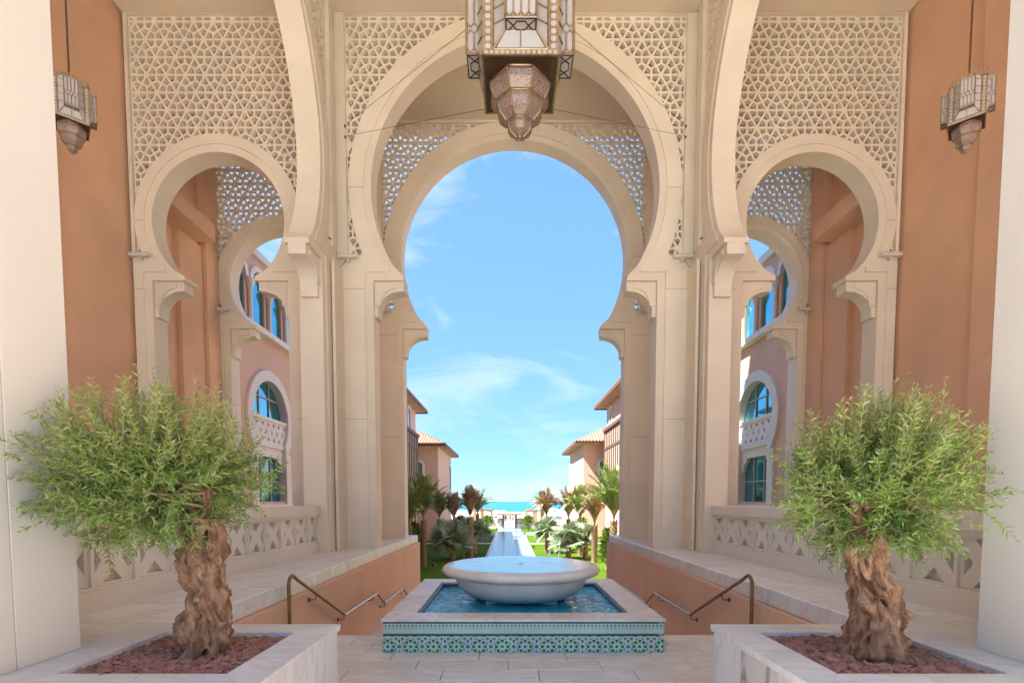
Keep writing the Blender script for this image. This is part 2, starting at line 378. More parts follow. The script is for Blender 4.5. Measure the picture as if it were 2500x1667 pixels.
def arch_bay(label, Wb, Ws, Rr, Ro, J, zc, zl, zb, ztop, T, group=None, loc=(0, 0, 0), seg=112, bl=0.63):
    """horseshoe arch wall in the local XZ plane, front face at y = 0, base at z = LEDGE"""
    t = thing('horseshoe_arch', label, 'arch', (0, 0, 0), group)
    def outline(r, j, lip, ringo):
        a0 = math.degrees(math.asin((zc - (lip + 0.09)) / r)); inner = arc(0, zc, r, -a0, 180 + a0, seg)
        tip = inner[0][0] - 0.07
        inner[0] = (tip, lip + 0.09)
        inner[1] = ((inner[1][0] * 2 + tip) / 3 + 0.01, inner[1][1])
        inner[-1] = (-tip, inner[0][1]); inner[-2] = (-inner[1][0], inner[1][1])
        return [(tip, lip)] + inner + [(-tip, lip)]
    b0 = math.degrees(math.asin((zc - zb) / Ro)); xo = math.sqrt(Ro * Ro - (zc - zb) ** 2)
    outer = arc(0, zc, Ro, 180 + b0, -b0, seg)
    def body(r, j, lip, y0, y1, name):
        inn = outline(r, j, lip, Ro)
        poly = inn + [(-j, lip), (-j, LEDGE), (-Wb, LEDGE), (-Wb, zb)] + outer + [(Wb, zb), (Wb, LEDGE), (j, LEDGE), (j, lip)]
        return MB().xz(poly, y0, y1).build(name, STONE, t, smooth=25)
    body(Rr, J, zl, 0.026, T - 0.03, 'arch_ring')
    # proud outer facing leaves a sunk border round the opening
    bw = 0.15
    body(Rr + bw, J + 0.17, zl + 0.17, 0.0, 0.0262, 'arch_facing')
    # masonry joints scored in the facing
    for ang in (0, 180):
        c, s_ = math.cos(R(ang)), math.sin(R(ang))
        MB().bar((c * (Rr + bw + .005), -0.0012, zc + s_ * (Rr + bw)), (c * (Ro - 0.005), -0.0012, zc + s_ * Ro), 0.008, 0.004, (0, 1, 0)).build('joint', STONE_J, t)
    for zz in (3.35, 6.05):
        for sx in (-1, 1): MB().bar((sx * (J + .175), -0.0012, zz), (sx * (Wb - .01), -0.0012, zz), 0.008, 0.004, (0, 1, 0)).build('joint', STONE_J, t)
    # frame of the screen
    for sx in (-1, 1):
        MB().box(sx * Ws, sx * Wb, -0.02, T - 0.02, zb + 0.001, ztop).build('frame_post', STONE, t)
    MB().box(-Ws + 0.001, Ws - 0.001, -0.018, T - 0.022, ztop - 0.06, ztop).build('frame_head', STONE, t)
    for sx in ((-1, 1) if Rr > 2 else (0,)):
        sc = MB(); lattice(sc, -Ws - 0.002, Ws + 0.002, zb - 0.004, ztop - 0.055, lambda x, z: math.hypot(x, z - zc) > Ro - 0.04, 0.06, 0.155, sx=sx)
        sc.build('lattice_screen', STONE, t, fix=False)
    # brackets below the lips
    for sx in (-1, 1):
        bz = zl - 0.73
        prof = [(J + 0.02, zl - .001), (J - bl, zl - .001), (J - bl, zl - 0.19)] + [(J - bl + 0.05 + (bl - 0.13) * math.sin(R(k)), zl - 0.20 - 0.42 * (1 - math.cos(R(k)))) for k in range(0, 91, 9)] + [(J - 0.08, bz), (J + 0.02, bz)]
        P = [(sx * x, z) for x, z in prof]
        br = MB().xz(P, T * 0.5 - 0.16, T * 0.5 + 0.16).build('bracket', STONE, t, smooth=30)
        # raised field on the bracket face
        fld = [(J - 0.02, zl - 0.03), (J - bl + 0.16, zl - 0.03), (J - bl + 0.16, zl - 0.13)] + [(J - bl + 0.16 + (bl - 0.30) * math.sin(R(k)), zl - 0.14 - 0.36 * (1 - math.cos(R(k)))) for k in range(0, 91, 10)] + [(J - 0.02, zl - 0.5)]
        MB().xz([(sx * x, z) for x, z in fld], T * 0.5 - 0.185, T * 0.5 - 0.159).build('bracket_panel', STONE, br, smooth=30)
    t.location = loc
    return t
TOP = 11.56; Y1 = 11.0; Y2 = 14.0; T = 0.50
cen = arch_bay('tall central horseshoe arch of the front arcade, framing the lantern bulb', 3.73, 3.50, 3.0, 3.46, 2.98, 8.1, 6.23, 6.715, TOP, T, 'wide central arches', (XC, Y1, 0))
cen2 = dup(cen, (XC, Y2, 0), 'tall central horseshoe arch open to the sea and sky behind the front arcade')
sid = arch_bay('smaller horseshoe arch in the front arcade beside the left terracotta wall', 1.79, 1.72, 1.38, 1.73, 1.42, 7.44, 6.23, 6.715, TOP, T, 'small side arches', (XC - 6.2, Y1, 0), 80)
sidr = dup(sid, (XC + 6.2, Y1, 0), 'smaller horseshoe arch in the front arcade beside the right terracotta wall')
dup(sid, (XC - 6.2, Y2, 0), 'smaller horseshoe arch of the rear arcade seen through the left front arch')
dup(sid, (XC + 6.2, Y2, 0), 'smaller horseshoe arch of the rear arcade seen through the right front arch')
# arches running front to back between the pillars (local x becomes depth)
for s, lab in ((-1, 'left'), (1, 'right')):
    c = dup(cen, (XC + s * 3.69, 7.1, 0), 'arch running front to back from the near pillar to the %s arcade pier' % lab, 'cross arches', rotz=R(90) if s < 0 else R(-90))
    for ch in list(c.children):
        if ch.name.startswith('joint'): bpy.data.objects.remove(ch)
# piers between the bays
for s, lab in ((-1, 'left'), (1, 'right')):
    for yy, lb in ((Y1, 'front'), (Y2, 'rear')):
        t = thing('stone_pier', 'limestone pier between the central and the %s side arch of the %s arcade' % (lab, lb), 'pier', (XC + s * 4.07, yy, LEDGE))
        MB().box(XC + s * 3.731, XC + s * 4.409, yy - 0.012, yy + T - 0.012, LEDGE, TOP).build('shaft', STONE, t)
        if yy == Y1:
            MB().box(XC + s * 3.60, XC + s * 3.66, yy - 0.55, yy - 0.001, LEDGE, 6.4).build('corner_strip', STONE, t)
            MB().box(XC + s * 4.195, XC + s * 4.30, yy - 0.16, yy - 0.013, LEDGE, TOP).build('back_strip', STONE, t)
# near pillars flanking the camera
for s, lab in ((-1, 'cream limestone pillar beside the olive tree whose limb leans out'), (1, 'pale limestone pillar beside the upright olive tree')):
    t = thing('stone_pillar', lab, 'pillar', (XC + s * 3.6, 2.6, LEDGE), 'near pillars')
    xi = 3.066; yb = 3.456
    MB().box(XC + s * (xi + 0.02), XC + s * 4.4, 1.75, yb - 0.02, LEDGE, TOP).build('shaft', STONE_W, t)
    # stone casing slabs with open joints
    for z0, z1 in ((LEDGE, 5.05), (5.056, 7.9), (7.906, TOP)):
        MB().bbox(XC + s * xi, XC + s * (xi + 0.02), 3.005, yb, z0, z1, 0.003).build('casing_slab', STONE_W, t)
        MB().bbox(XC + s * xi, XC + s * (xi + 0.02), 1.75, 2.999, z0, z1, 0.003).build('casing_slab', STONE_W, t)
        MB().bbox(XC + s * (xi + 0.021), XC + s * 4.4, yb - 0.019, yb + 0.001, z0, z1, 0.003).build('casing_slab', STONE_W, t)
# side walls of the portico
for s, lab in ((-1, 'left'), (1, 'right')):
    t = thing('side_wall', 'tall terracotta rendered wall behind the small lantern on the %s, closing the portico' % lab, 'wall', (XC + s * 8.2, 7, LEDGE))
    MB().box(XC + s * 7.99, XC + s * 8.5, -1.5, 9.2, LEDGE - 0.2, TOP + 0.4).build('wall_panel', ORANGE, t)
    MB().box(XC + s * 8.06, XC + s * 8.5, 9.2, Y2 + T, LEDGE - 0.2, TOP + 0.4).build('wall_panel', ORANGE, t)
for s, lab in ((-1, 'left'), (1, 'right')):
    t = thing('passage_wall', 'terracotta wall of the passage with a deep lintel, seen through the %s front arch' % lab, 'wall', (XC + s * 7.9, 12.7, LEDGE))
    MB().box(XC + s * 7.86, XC + s * 8.055, 13.45, Y2 - 0.002, LEDGE, TOP - .01).build('pier', ORANGE, t)
    MB().box(XC + s * 7.45, XC + s * 8.055, Y1 + T + 0.002, 13.15, 8.05, 8.45).build('lintel', ORANGE, t)
    MB().box(XC + s * 7.95, XC + s * 8.056, 12.5, 13.44, LEDGE, 8.048).build('jamb', ORANGE, t)
# ceilings
ce = thing('portico_roof', 'plain plaster ceiling above the lanterns and screens', 'roof', (XC, 7, TOP))
MB().xy([(XC - 8.5, 0.15), (XC + 8.5, 0.15), (XC + 8.5, Y2 + T + 0.1), (XC - 8.5, Y2 + T + 0.1)], TOP + 0.002, TOP + 0.5).build('ceiling_slab', CEIL, ce)
for s in (-1, 1):
    MB().box(XC + s * 3.69, XC + s * 4.19, 0.7, Y1 - 0.02, TOP - 0.05, TOP + 0.001).build('ceiling_beam', CEIL, ce)
MB().box(XC - 3.68, XC + 3.68, Y1 - 0.28, Y1 - 0.03, TOP - 0.05, TOP + 0.001).build('cornice', CEIL, ce)
for s in (-1, 1): MB().box(XC + s * 4.2, XC + s * 7.98, Y1 - 0.28, Y1 - 0.03, TOP - 0.05, TOP + 0.001).build('cornice', CEIL, ce)

up = thing('added_sun_blocker', 'unseen tall block added above the portico roof to shade the right wing', 'building', (XC, 7, TOP + .5))  # unseen mass added over the roof to keep sun off the right wing
MB().box(XC - 13, XC + 13, 2.4, Y2 + T, TOP + 0.502, 30).build('blocker_walls', PINK, up)
# ================================================================== fountain pool with its tile facing
TG = mat('dark_green_glaze', (0.008, 0.14, 0.09), 0.18, 0.3, 14); TGL = mat('green_glaze', (0.012, 0.25, 0.07), 0.2, 0.35, 20)
TTE = mat('teal_glaze', (0.02, 0.30, 0.20), 0.2, 0.25, 20); TGR = mat('grey_glaze', (0.20, 0.31, 0.33), 0.25, 0.2, 20)
TW = mat('white_glaze', (0.50, 0.62, 0.58), 0.2, 0.06, 6); TD = mat('petrol_glaze', (0.01, 0.14, 0.13), 0.2, 0.3, 20); TC = mat('clay_glaze', (0.36, 0.20, 0.14), 0.4, 0.2, 10)
PX0, PX1, PY0, PY1 = -1.335, 1.645, 5.375, 8.19
pool = thing('fountain_pool', 'square fountain pool faced with green and white mosaic tiles under a marble rim', 'pool', ((PX0 + PX1) / 2, 6.8, 0))
pc = MB(); 
pc.xy([(PX0, PY0), (PX1, PY0), (PX1, PY1), (PX0, PY1)], -0.6, 0.330, [[(-1.02, 5.70), (-1.02, 7.85), (1.33, 7.85), (1.33, 5.70)]])
pc.build('pool_wall', GROUT, pool)
MB().box(-1.1, 1.4, 5.65, 7.9, -0.5, -0.1).build('pool_bottom', mat('blue_mosaic', (0.02, 0.10, 0.22), 0.3, 0.4, 40), pool)
BLUE = MATS['blue_mosaic']
for bx in ((-1.02, -1.008, 5.70, 7.85), (1.318, 1.33, 5.70, 7.85), (-1.007, 1.317, 5.70, 5.712), (-1.007, 1.317, 7.838, 7.85)):
    MB().box(bx[0], bx[1], bx[2], bx[3], -0.1, 0.329).build('pool_lining', BLUE, pool)
def slabs(x0, x1, y0, y1, n, along):
    for i in range(n):
        a, b = i / n, (i + 1) / n
        if along == 'x': MB().bbox(x0 + (x1 - x0) * a + .001, x0 + (x1 - x0) * b - .001, y0, y1, 0.331, 0.358, 0.004).build('rim_slab', MARBLE_F, pool)
        else: MB().bbox(x0, x1, y0 + (y1 - y0) * a + .001, y0 + (y1 - y0) * b - .001, 0.331, 0.358, 0.004).build('rim_slab', MARBLE_F, pool)
slabs(PX0 - .02, PX1 + .02, PY0 - .025, 5.685, 5, 'x'); slabs(PX0 - .02, PX1 + .02, 7.865, PY1 + .02, 5, 'x')
slabs(PX0 - .02, -1.035, 5.687, 7.863, 4, 'y'); slabs(1.345, PX1 + .02, 5.687, 7.863, 4, 'y')
# tile shapes: fans of triangles about a centre so that they can be cut at a tile edge
def fan(cx, cz, pts): return [[(cx, cz), pts[i], pts[(i + 1) % len(pts)]] for i in range(len(pts))]
def star(cx, cz, n, ro, ri, a0=90): return fan(cx, cz, [(cx + (ro if k % 2 == 0 else ri) * math.cos(R(a0 + 180 * k / n)), cz + (ro if k % 2 == 0 else ri) * math.sin(R(a0 + 180 * k / n))) for k in range(2 * n)])
def poly_at(cx, cz, ang, pts):
    c, s = math.cos(R(ang)), math.sin(R(ang)); P = [(cx + x * c - z * s, cz + x * s + z * c) for x, z in pts]
    return fan(sum(p[0] for p in P) / len(P), sum(p[1] for p in P) / len(P), P)
TWD = 0.2435; TH = 0.176
shapes = []
cz0 = 0.062
shapes += [(2, t) for t in star(0, cz0, 8, 0.0195, 0.0135)]
for k in range(8):
    a = 45 * k
    c = (0.0605 * math.cos(R(a)), cz0 + 0.0605 * math.sin(R(a)))
    shapes += [(1, t) for t in poly_at(c[0], c[1], a, [(-0.023, 0), (-0.003, 0.0185), (0.013, 0.0185), (0.018, 0.0), (0.013, -0.0185), (-0.003, -0.0185)])]
for k in (22.5, 67.5, 112.5, 157.5, -22.5, 202.5):
    c = (0.088 * math.cos(R(k)), cz0 + 0.088 * math.sin(R(k)))
    shapes += [(3, t) for t in poly_at(c[0], c[1], k, [(0.002, -0.024), (0.008, 0), (0.002, 0.024), (-0.008, 0.008), (-0.014, 0), (-0.008, -0.008)])]
for sx in (-1, 1):
    shapes += [(4, t) for t in star(sx * 0.087, cz0 + 0.084, 5, 0.024, 0.012, 90 + sx * 20)]
    shapes += [(2, t) for t in poly_at(sx * 0.1215, cz0 + 0.058, 0, [(0, 0.021), (0.012, 0.008), (0.012, -0.008), (0, -0.021), (-0.012, -0.008), (-0.012, 0.008)])]
    shapes += [(2, t) for t in star(sx * 0.1215, cz0, 6, 0.026, 0.014)]
    shapes += [(2, t) for t in poly_at(sx * 0.1215, 0.008, 0, [(0, 0.014), (0.012, 0.0), (0.008, -0.008), (-0.008, -0.008), (-0.012, 0)])]
    shapes += [(5, t) for t in poly_at(sx * 0.1215, TH, 0, [(-0.018, 0), (0, -0.014), (0.018, 0)])]
    shapes += [(0, t) for t in poly_at(sx * 0.048, TH - 0.004, 0, [(-0.026, 0.004), (-0.016, -0.005), (0.016, -0.005), (0.026, 0.004)])]
    shapes += [(3, t) for t in poly_at(sx * 0.03, 0.006, 0, [(-0.012, -0.006), (0, 0.009), (0.012, -0.006)])]
TM = [TG, TGL, TD, TGR, TTE, TC, TW]
def pattern_mesh(x0, x1):
    mb = MB(); mb.mi = 6; mb.bbox(x0 + .0006, x1 - .0006, 0, 0.008, 0.0006, TH - .0006, 0.0008)
    for mi, tr in shapes:
        p = clip_poly(tr, x0 + .0008, x1 - .0008, 0.0008, TH - .0008)
        if len(p) >= 3:
            mb.mi = mi; mb.q(*[(q[0], -0.0009, q[1]) for q in p])
    return mb.mesh('pattern_tile', TM, fix=False)
pat_full = pattern_mesh(-TWD / 2, TWD / 2)
def picket_mesh(x0, x1):
    mb = MB(); mb.mi = 6; h = 0.110; mb.bbox(x0 + .0005, x1 - .0005, 0, 0.008, 0.0006, h - .0006, 0.0008)
    k = int(x0 / 0.0406) - 1
    while k * 0.0406 < x1:
        cx = (k + .5) * 0.0406
        sh = [(1, t) for t in star(cx, 0.086, 4, 0.019, 0.0075)] + [(1, t) for t in star(cx, 0.0565, 4, 0.008, 0.005)] + [(3, t) for t in poly_at(cx + .0203, 0.03, 0, [(-.0006, -.03), (.0006, -.03), (.0006, .024), (-.0006, .024)])] + [(3, t) for t in poly_at(cx, 0.022, 0, [(-.0005, -.022), (.0005, -.022), (.0005, .022), (-.0005, .022)])]
        sh += [(4, t) for t in poly_at(cx + .0203, 0.0645, 0, [(-.006, -.004), (0, .0015), (.006, -.004), (0, -.001)])]
        for mi, tr in sh:
            p = clip_poly(tr, x0 + .001, x1 - .001, 0.001, h - .001)
            if len(p) >= 3: mb.mi = mi; mb.q(*[(q[0], -0.0009, q[1]) for q in p])
        k += 1
    return mb.mesh('picket_tile', TM, fix=False)
pick_full = picket_mesh(-TWD / 2, TWD / 2)
bord = MB().bbox(-0.0300, 0.0300, 0, 0.008, 0, 0.0215, 0.001).mesh('border_tile', TG)
def facing(p0, dirv, length, rot):
    """tile courses along one side of the pool; dirv runs along the wall"""
    d = Vector(dirv); n = 0
    x = -0.073
    while x < length - 1e-4:
        a = max(0, x); b = min(x + TWD, length)
        if b - a > 0.02:
            full = (b - a) > TWD - 1e-4; c = x + TWD / 2
            pm = pat_full if full else pattern_mesh(a - c, b - c); pk = pick_full if full else picket_mesh(a - c, b - c)
            inst('pattern_tile', pm, Vector(p0) + d * c + Vector((0, 0, 0.0)), pool, (0, 0, rot))
            inst('picket_tile', pk, Vector(p0) + d * c + Vector((0, 0, 0.199)), pool, (0, 0, rot))
        x += TWD
    k = 0.031
    while k + .0299 < length:
        for z in (0.177, 0.3092): inst('border_tile', bord, Vector(p0) + d * k + Vector((0, 0, z)), pool, (0, 0, rot))
        k += 0.0609
facing((PX0, PY0 - .008, 0.001), (1, 0, 0), PX1 - PX0, 0)
facing((PX0 - .008, PY0 + 1.2, 0.001), (0, -1, 0), 1.2, R(-90)); facing((PX1 + .008, PY0, 0.001), (0, 1, 0), 1.2, R(90))
def water(name, c, wave, ws, rough=0.03):
    m = mat(name, c, rough, 0.15, 2.0); nt = m.node_tree; b = nt.nodes['Principled BSDF']; b.inputs['IOR'].default_value = 1.33; b.inputs['Specular IOR Level'].default_value = 0.9
    g = nt.nodes.new('ShaderNodeNewGeometry'); n = nt.nodes.new('ShaderNodeTexNoise'); n.inputs['Scale'].default_value = ws; n.inputs['Detail'].default_value = 4; n.inputs['Distortion'].default_value = 1.2
    bp = nt.nodes.new('ShaderNodeBump'); bp.inputs['Strength'].default_value = 1.0; bp.inputs['Distance'].default_value = wave
    nt.links.new(g.outputs['Position'], n.inputs['Vector']); nt.links.new(n.outputs['Fac'], bp.inputs['Height']); nt.links.new(bp.outputs[0], b.inputs['Normal'])
    return m
WPOOL = water('pool_water', (0.03, 0.36, 0.52), 0.05, 7.0); WBOWL = water('bowl_water', (0.42, 0.78, 0.84), 0.0035, 9.0)
wm = MB(); nx, ny = 70, 64
for j in range(ny + 1):
    for i in range(nx + 1):
        xx = -1.008 + 2.325 * i / nx; yy = 5.712 + 2.126 * j / ny
        zz = 0.29 + 0.006 * math.sin(9 * xx + 3 * math.sin(4 * yy)) * math.sin(11 * yy + 2 * math.sin(5 * xx)) + 0.003 * math.sin(23 * xx + 17 * yy)
        wm.v.append((xx, yy, zz))
for j in range(ny):
    for i in range(nx): a = j * (nx + 1) + i; wm.f.append((a, a + 1, a + nx + 2, a + nx + 1)); wm.m.append(0)
wm.build('pool_water', WPOOL, pool, smooth=180)
# the bowl
BX, BY, RB = 0.167, 7.0, 1.07
BOWL = mat('bowl_stone', (0.74, 0.70, 0.65), 0.45, 0.12, 3.0, 0.05, 60)
bowl = thing('fountain_bowl', 'round pale stone bowl brimming with water, standing in the tiled pool', 'fountain', (BX, BY, 0.2))
pr = [(0.50, 0.292), (0.66, 0.325), (0.775, 0.385), (0.85, 0.465), (0.893, 0.545), (0.905, 0.592), (0.885, 0.600), (0.892, 0.612), (0.915, 0.618)]
pr += [(0.975 + 0.095 * math.cos(R(a)), 0.685 + 0.066 * math.sin(R(a))) for a in range(-90, 100, 12)] + [(0.955, 0.748), (0.94, 0.735), (0.93, 0.70), (0.5, 0.62), (0.02, 0.62)]
bb = MB().lathe(BX, BY, [(0.02, 0.30)] + pr, 96).build('bowl', BOWL, bowl, smooth=50)
wb = MB(); rings = []
for r in [0.0005, 0.03, 0.06, 0.09, 0.12, 0.16, 0.2, 0.25, 0.3, 0.36, 0.45, 0.6, 0.8, 0.93, 0.972, 1.0]:
    rings.append([(BX + r * math.cos(2 * PI * k / 72), BY + r * math.sin(2 * PI * k / 72), 0.7475 + (0.016 * math.exp(-(r / 0.05) ** 2) + 0.004 * math.cos(r * 95) * math.exp(-r / 0.16)) + (0.006 if r < .99 else 0.0) ) for k in range(72)])
wb.loft(rings, caps=False).build('water', WBOWL, bowl, smooth=180)
MB().bbox(BX - 0.46, BX + 0.46, BY - 0.46, BY + 0.46, -0.098, 0.318, 0.01).build('plinth', BOWL, bowl)
# ================================================================== planters with bark mulch
CHIP = mat('bark', (0.50, 0.255, 0.185), 0.9, 0.0, 25, 0.5, 80, c2=(0.27, 0.12, 0.085)); SOIL = mat('soil', (0.05, 0.03, 0.02), 0.95, 0.2, 10)
def planter(s, label, mlabel):
    xo, xi, yo0, yo1 = 1.514, 2.862, 2.60, 4.137
    t = thing('stone_planter', label, 'planter', (XC + s * 2.2, 3.4, 0), 'marble planters')
    r = 0.265
    X = lambda a: XC + s * a
    t_in = (xo + r, 2.775, yo0 + 0.33, yo1 - r)
    # facing slabs with joints
    ys = [yo0, 3.12, 3.63, yo1 - 0.02]
    for a, b in zip(ys[:-1], ys[1:]): MB().bbox(X(xo + 0.02), X(xo + 0.05), a + .0015, b - .0015, 0.0, 0.552, 0.002).build('side_slab', MARBLE, t)
    xs = [xo + 0.052, 2.0, 2.45, xi]
    for a, b in zip(xs[:-1], xs[1:]):
        MB().bbox(X(a + .0015), X(b - .0015), yo1 - 0.05, yo1 - 0.02, 0.0, 0.552, 0.002).build('side_slab', MARBLE, t)
        MB().bbox(X(a + .0015), X(b - .0015), yo0, yo0 + .03, 0.0, 0.552, 0.002).build('side_slab', MARBLE, t)
    P = lambda x0, x1, y0, y1: [(X(x0), y0), (X(x1), y0), (X(x1), y1), (X(x0), y1)]
    MB().xy(P(xo + .052, xi - .03, yo0 + .032, yo1 - .052), 0.0, 0.551, [P(t_in[0] + .004, t_in[1] - .004, t_in[2] + .004, t_in[3] - .004)]).build('planter_wall', GROUT, t)
    # rim slabs, mitred at the corners
    o = [(xo, yo0), (xi, yo0), (xi, yo1), (xo, yo1)]; i = [(t_in[0], t_in[2]), (t_in[1], t_in[2]), (t_in[1], t_in[3]), (t_in[0], t_in[3])]
    def rim(q): MB().xy([(X(a), b) for a, b in q], 0.553, 0.601).build('rim_slab', MARBLE, t)
    e = 0.0012
    for k in range(4):
        a, b, c, d = o[k], o[(k + 1) % 4], i[(k + 1) % 4], i[k]
        n = 3 if k % 2 else 2
        for j in range(n):
            l = lambda p, q, f: (p[0] + (q[0] - p[0]) * f, p[1] + (q[1] - p[1]) * f)
            f0 = j / n + e; f1 = (j + 1) / n - e
            rim([l(a, b, f0), l(a, b, f1), l(d, c, f1), l(d, c, f0)])
    MB().box(X(t_in[0] - .02), X(t_in[1] + .02), t_in[2] - .02, t_in[3] + .02, 0.3, 0.50).build('soil', SOIL, t)
    # mulch
    mb = MB(); q = random.Random(3 + s)
    cx = X(2.2)
    for _ in range(2400):
        x = X(q.uniform(t_in[0] + .015, t_in[1] - .015)); yv = q.uniform(t_in[2] + .015, t_in[3] - .015)
        L = q.uniform(0.018, 0.052) * (1.25 if q.random() < .15 else 1); w = L * q.uniform(0.35, 0.65); h = q.uniform(0.004, 0.009)
        z = 0.535 + q.uniform(0, 0.035) + 0.02 * math.exp(-((x - cx) ** 2 + (yv - 3.4) ** 2) / 0.08)
        m = Matrix.Translation((x, yv, z)) @ Matrix.Rotation(q.uniform(0, 2 * PI), 4, 'Z') @ Matrix.Rotation(q.gauss(0, 0.35), 4, 'X') @ Matrix.Rotation(q.gauss(0, 0.3), 4, 'Y')
        top = [(-L, -w * .4), (-L * .4, -w), (L * .7, -w * .8), (L, 0), (L * .5, w * .9), (-L * .6, w * .7)]
        top = [(a * q.uniform(.75, 1.1), b * q.uniform(.75, 1.1)) for a, b in top]
        mb.loft([[m @ Vector((a, b, -h)) for a, b in top], [m @ Vector((a * .85, b * .8, h + q.uniform(-.003, .003))) for a, b in top]])
    tag(mb.build('bark_mulch', CHIP, fix=False), mlabel, 'mulch', kind='stuff')
    return t
planter(-1, 'marble planter box holding the olive tree whose limb leans out', 'red bark chips in the planter of the olive tree whose limb leans out')
planter(1, 'marble planter box holding the upright olive tree, brown stain on its side', 'red bark chips in the planter of the upright olive tree')
# brown stain and dark vein on the right planter side live in its own slab material
st = marble('stained_marble', (0.64, 0.61, 0.58), (0.25, 0.16, 0.11), 0.9, 0.9, (1, 2.2, 0.8))
for o in bpy.data.objects:
    if o.name.startswith('side_slab') and o.parent and o.parent.location.x > 0 and o.data.vertices[0].co.x < -0.6 and abs(o.data.vertices[0].co.y + 3.4 - 3.4) < .5 and len([v for v in o.data.vertices if v.co.x > -0.6]) == 0:
        o.data.materials[0] = st; break
# ================================================================== handrails
def handrail(s, label):
    x = XC + s * 2.70; t = thing('handrail', label, 'handrail', (x, 5.9, 0), 'stair handrails')
    A = [(x, 5.92, 0.0), (x, 5.92, 0.62)] + [(x, 5.92 + 0.10 * (1 - math.cos(R(k))), 0.62 + 0.11 * math.sin(R(k))) for k in (20, 45, 70, 95)]
    A += [(x, 6.2, 0.64), (x, 7.92, -0.165)]
    MB().tube(A, 0.021, 12).build('rail', BRONZE, t, smooth=40)
    MB().tube([(x, 7.905, -0.162), (x, 9.88, -0.178)], 0.0205, 12).build('rail', STEEL, t, smooth=40)
    MB().tube([(x, 9.865, -0.172), (x, 10.48, -0.49)], 0.0205, 12).build('rail', BRONZE, t, smooth=40)
    MB().tube([(x, 10.47, -0.487), (x, 12.32, -0.50)], 0.0205, 12).build('rail', STEEL, t, smooth=40)
    MB().tube([(x, 12.31, -0.50), (x, 15.0, -1.75)], 0.0205, 12).build('rail', BRONZE, t, smooth=40)
    for yy, zz in ((6.75, 0.383), (7.88, -0.148), (9.6, -0.176), (10.5, -0.488), (12.1, -0.5), (13.5, -1.05)):
        xw = XC + s * 2.80
        b = MB().tube([(x, yy, zz - .015), (x, yy, zz - 0.07), (x + s * 0.02, yy, zz - 0.085), (xw, yy, zz - 0.085)], 0.006, 6).build('wall_bracket', DARKB, t, smooth=40)
        MB().loft([[(xx, yy + .028 * math.cos(2 * PI * k / 14), zz - .085 + .028 * math.sin(2 * PI * k / 14)) for k in range(14)] for xx in (xw - s * .012, xw + s * 0.001)]).build('rosette', DARKB, b)
handrail(-1, 'bent bronze handrail on the stair wall beyond the leaning-limbed olive tree')
handrail(1, 'bent bronze handrail on the stair wall beyond the upright olive tree')
# ================================================================== balustrades
def balustrade(s, label):
    t = thing('stone_balustrade', label, 'balustrade', (XC + s * 3.97, 7, LEDGE), 'carved stone balustrades')
    xa, xb = XC + s * 3.87, XC + s * 4.07
    y0, y1 = 3.9, 10.22
    MB().box(xa - s * .0, xb, y0, y1, LEDGE - .01, 0.80).build('plinth', STONE_W, t)
    MB().box(xa + s * .012, xb - s * .012, y0, y1, 0.801, 0.83).build('plinth_moulding', STONE_W, t)
    MB().bbox(min(xa - s * .03, xb + s * .03), max(xa - s * .03, xb + s * .03), y0, y1, 1.345, 1.52, 0.012).build('top_rail', STONE_W, t)
    MB().box(xa - s * .012, xb + s * .012, y0, y1, 1.318, 1.3445).build('rail_moulding', STONE_W, t)
    MB().box(xa + s * .004, xb - s * .004, y0, y1, 1.295, 1.3175).build('rail_moulding', STONE_W, t)
    pw = 0.54; zz0, zz1 = 0.831, 1.294; cz = (zz0 + zz1) / 2
    y = 4.307; i = 0
    P = [(-pw / 2 + .02, zz0), (pw / 2 - .02, zz0), (pw / 2 - .02, zz1), (-pw / 2 + .02, zz1)]
    tb = [(-0.12, zz0 + .02), (0.12, zz0 + .02), (0, zz0 + .15)]; tt = [(-0.12, zz1 - .02), (0, zz1 - .15), (0.12, zz1 - .02)]
    tl = [(-pw / 2 + .05, cz - .12), (-pw / 2 + .145, cz), (-pw / 2 + .05, cz + .12)]; tr = [(-a, b) for a, b in reversed(tl)]
    mb = MB().yz(P, -0.06, 0.06, [tb, tt, tl, tr])
    mb.box(s * .01, s * .05, -pw / 2 + .03, pw / 2 - .03, zz0 + .01, zz1 - .01)
    me = mb.mesh('panel', STONE_W)
    while y < y1 - .2:
        inst('panel', me, ((xa + xb) / 2, y, 0), t); 
        wide = i % 3 == 1
        MB().box(xa + s * .008, xb - s * .008, y + pw / 2 - .019, y + pw / 2 + (.019 if not wide else .06), zz0, zz1).build('post', STONE_W, t)
        y += pw + (0.041 if wide else 0); i += 1
balustrade(-1, 'pale stone balustrade with cross panels behind the leaning-limbed olive tree')
balustrade(1, 'pale stone balustrade with cross panels behind the upright olive tree')
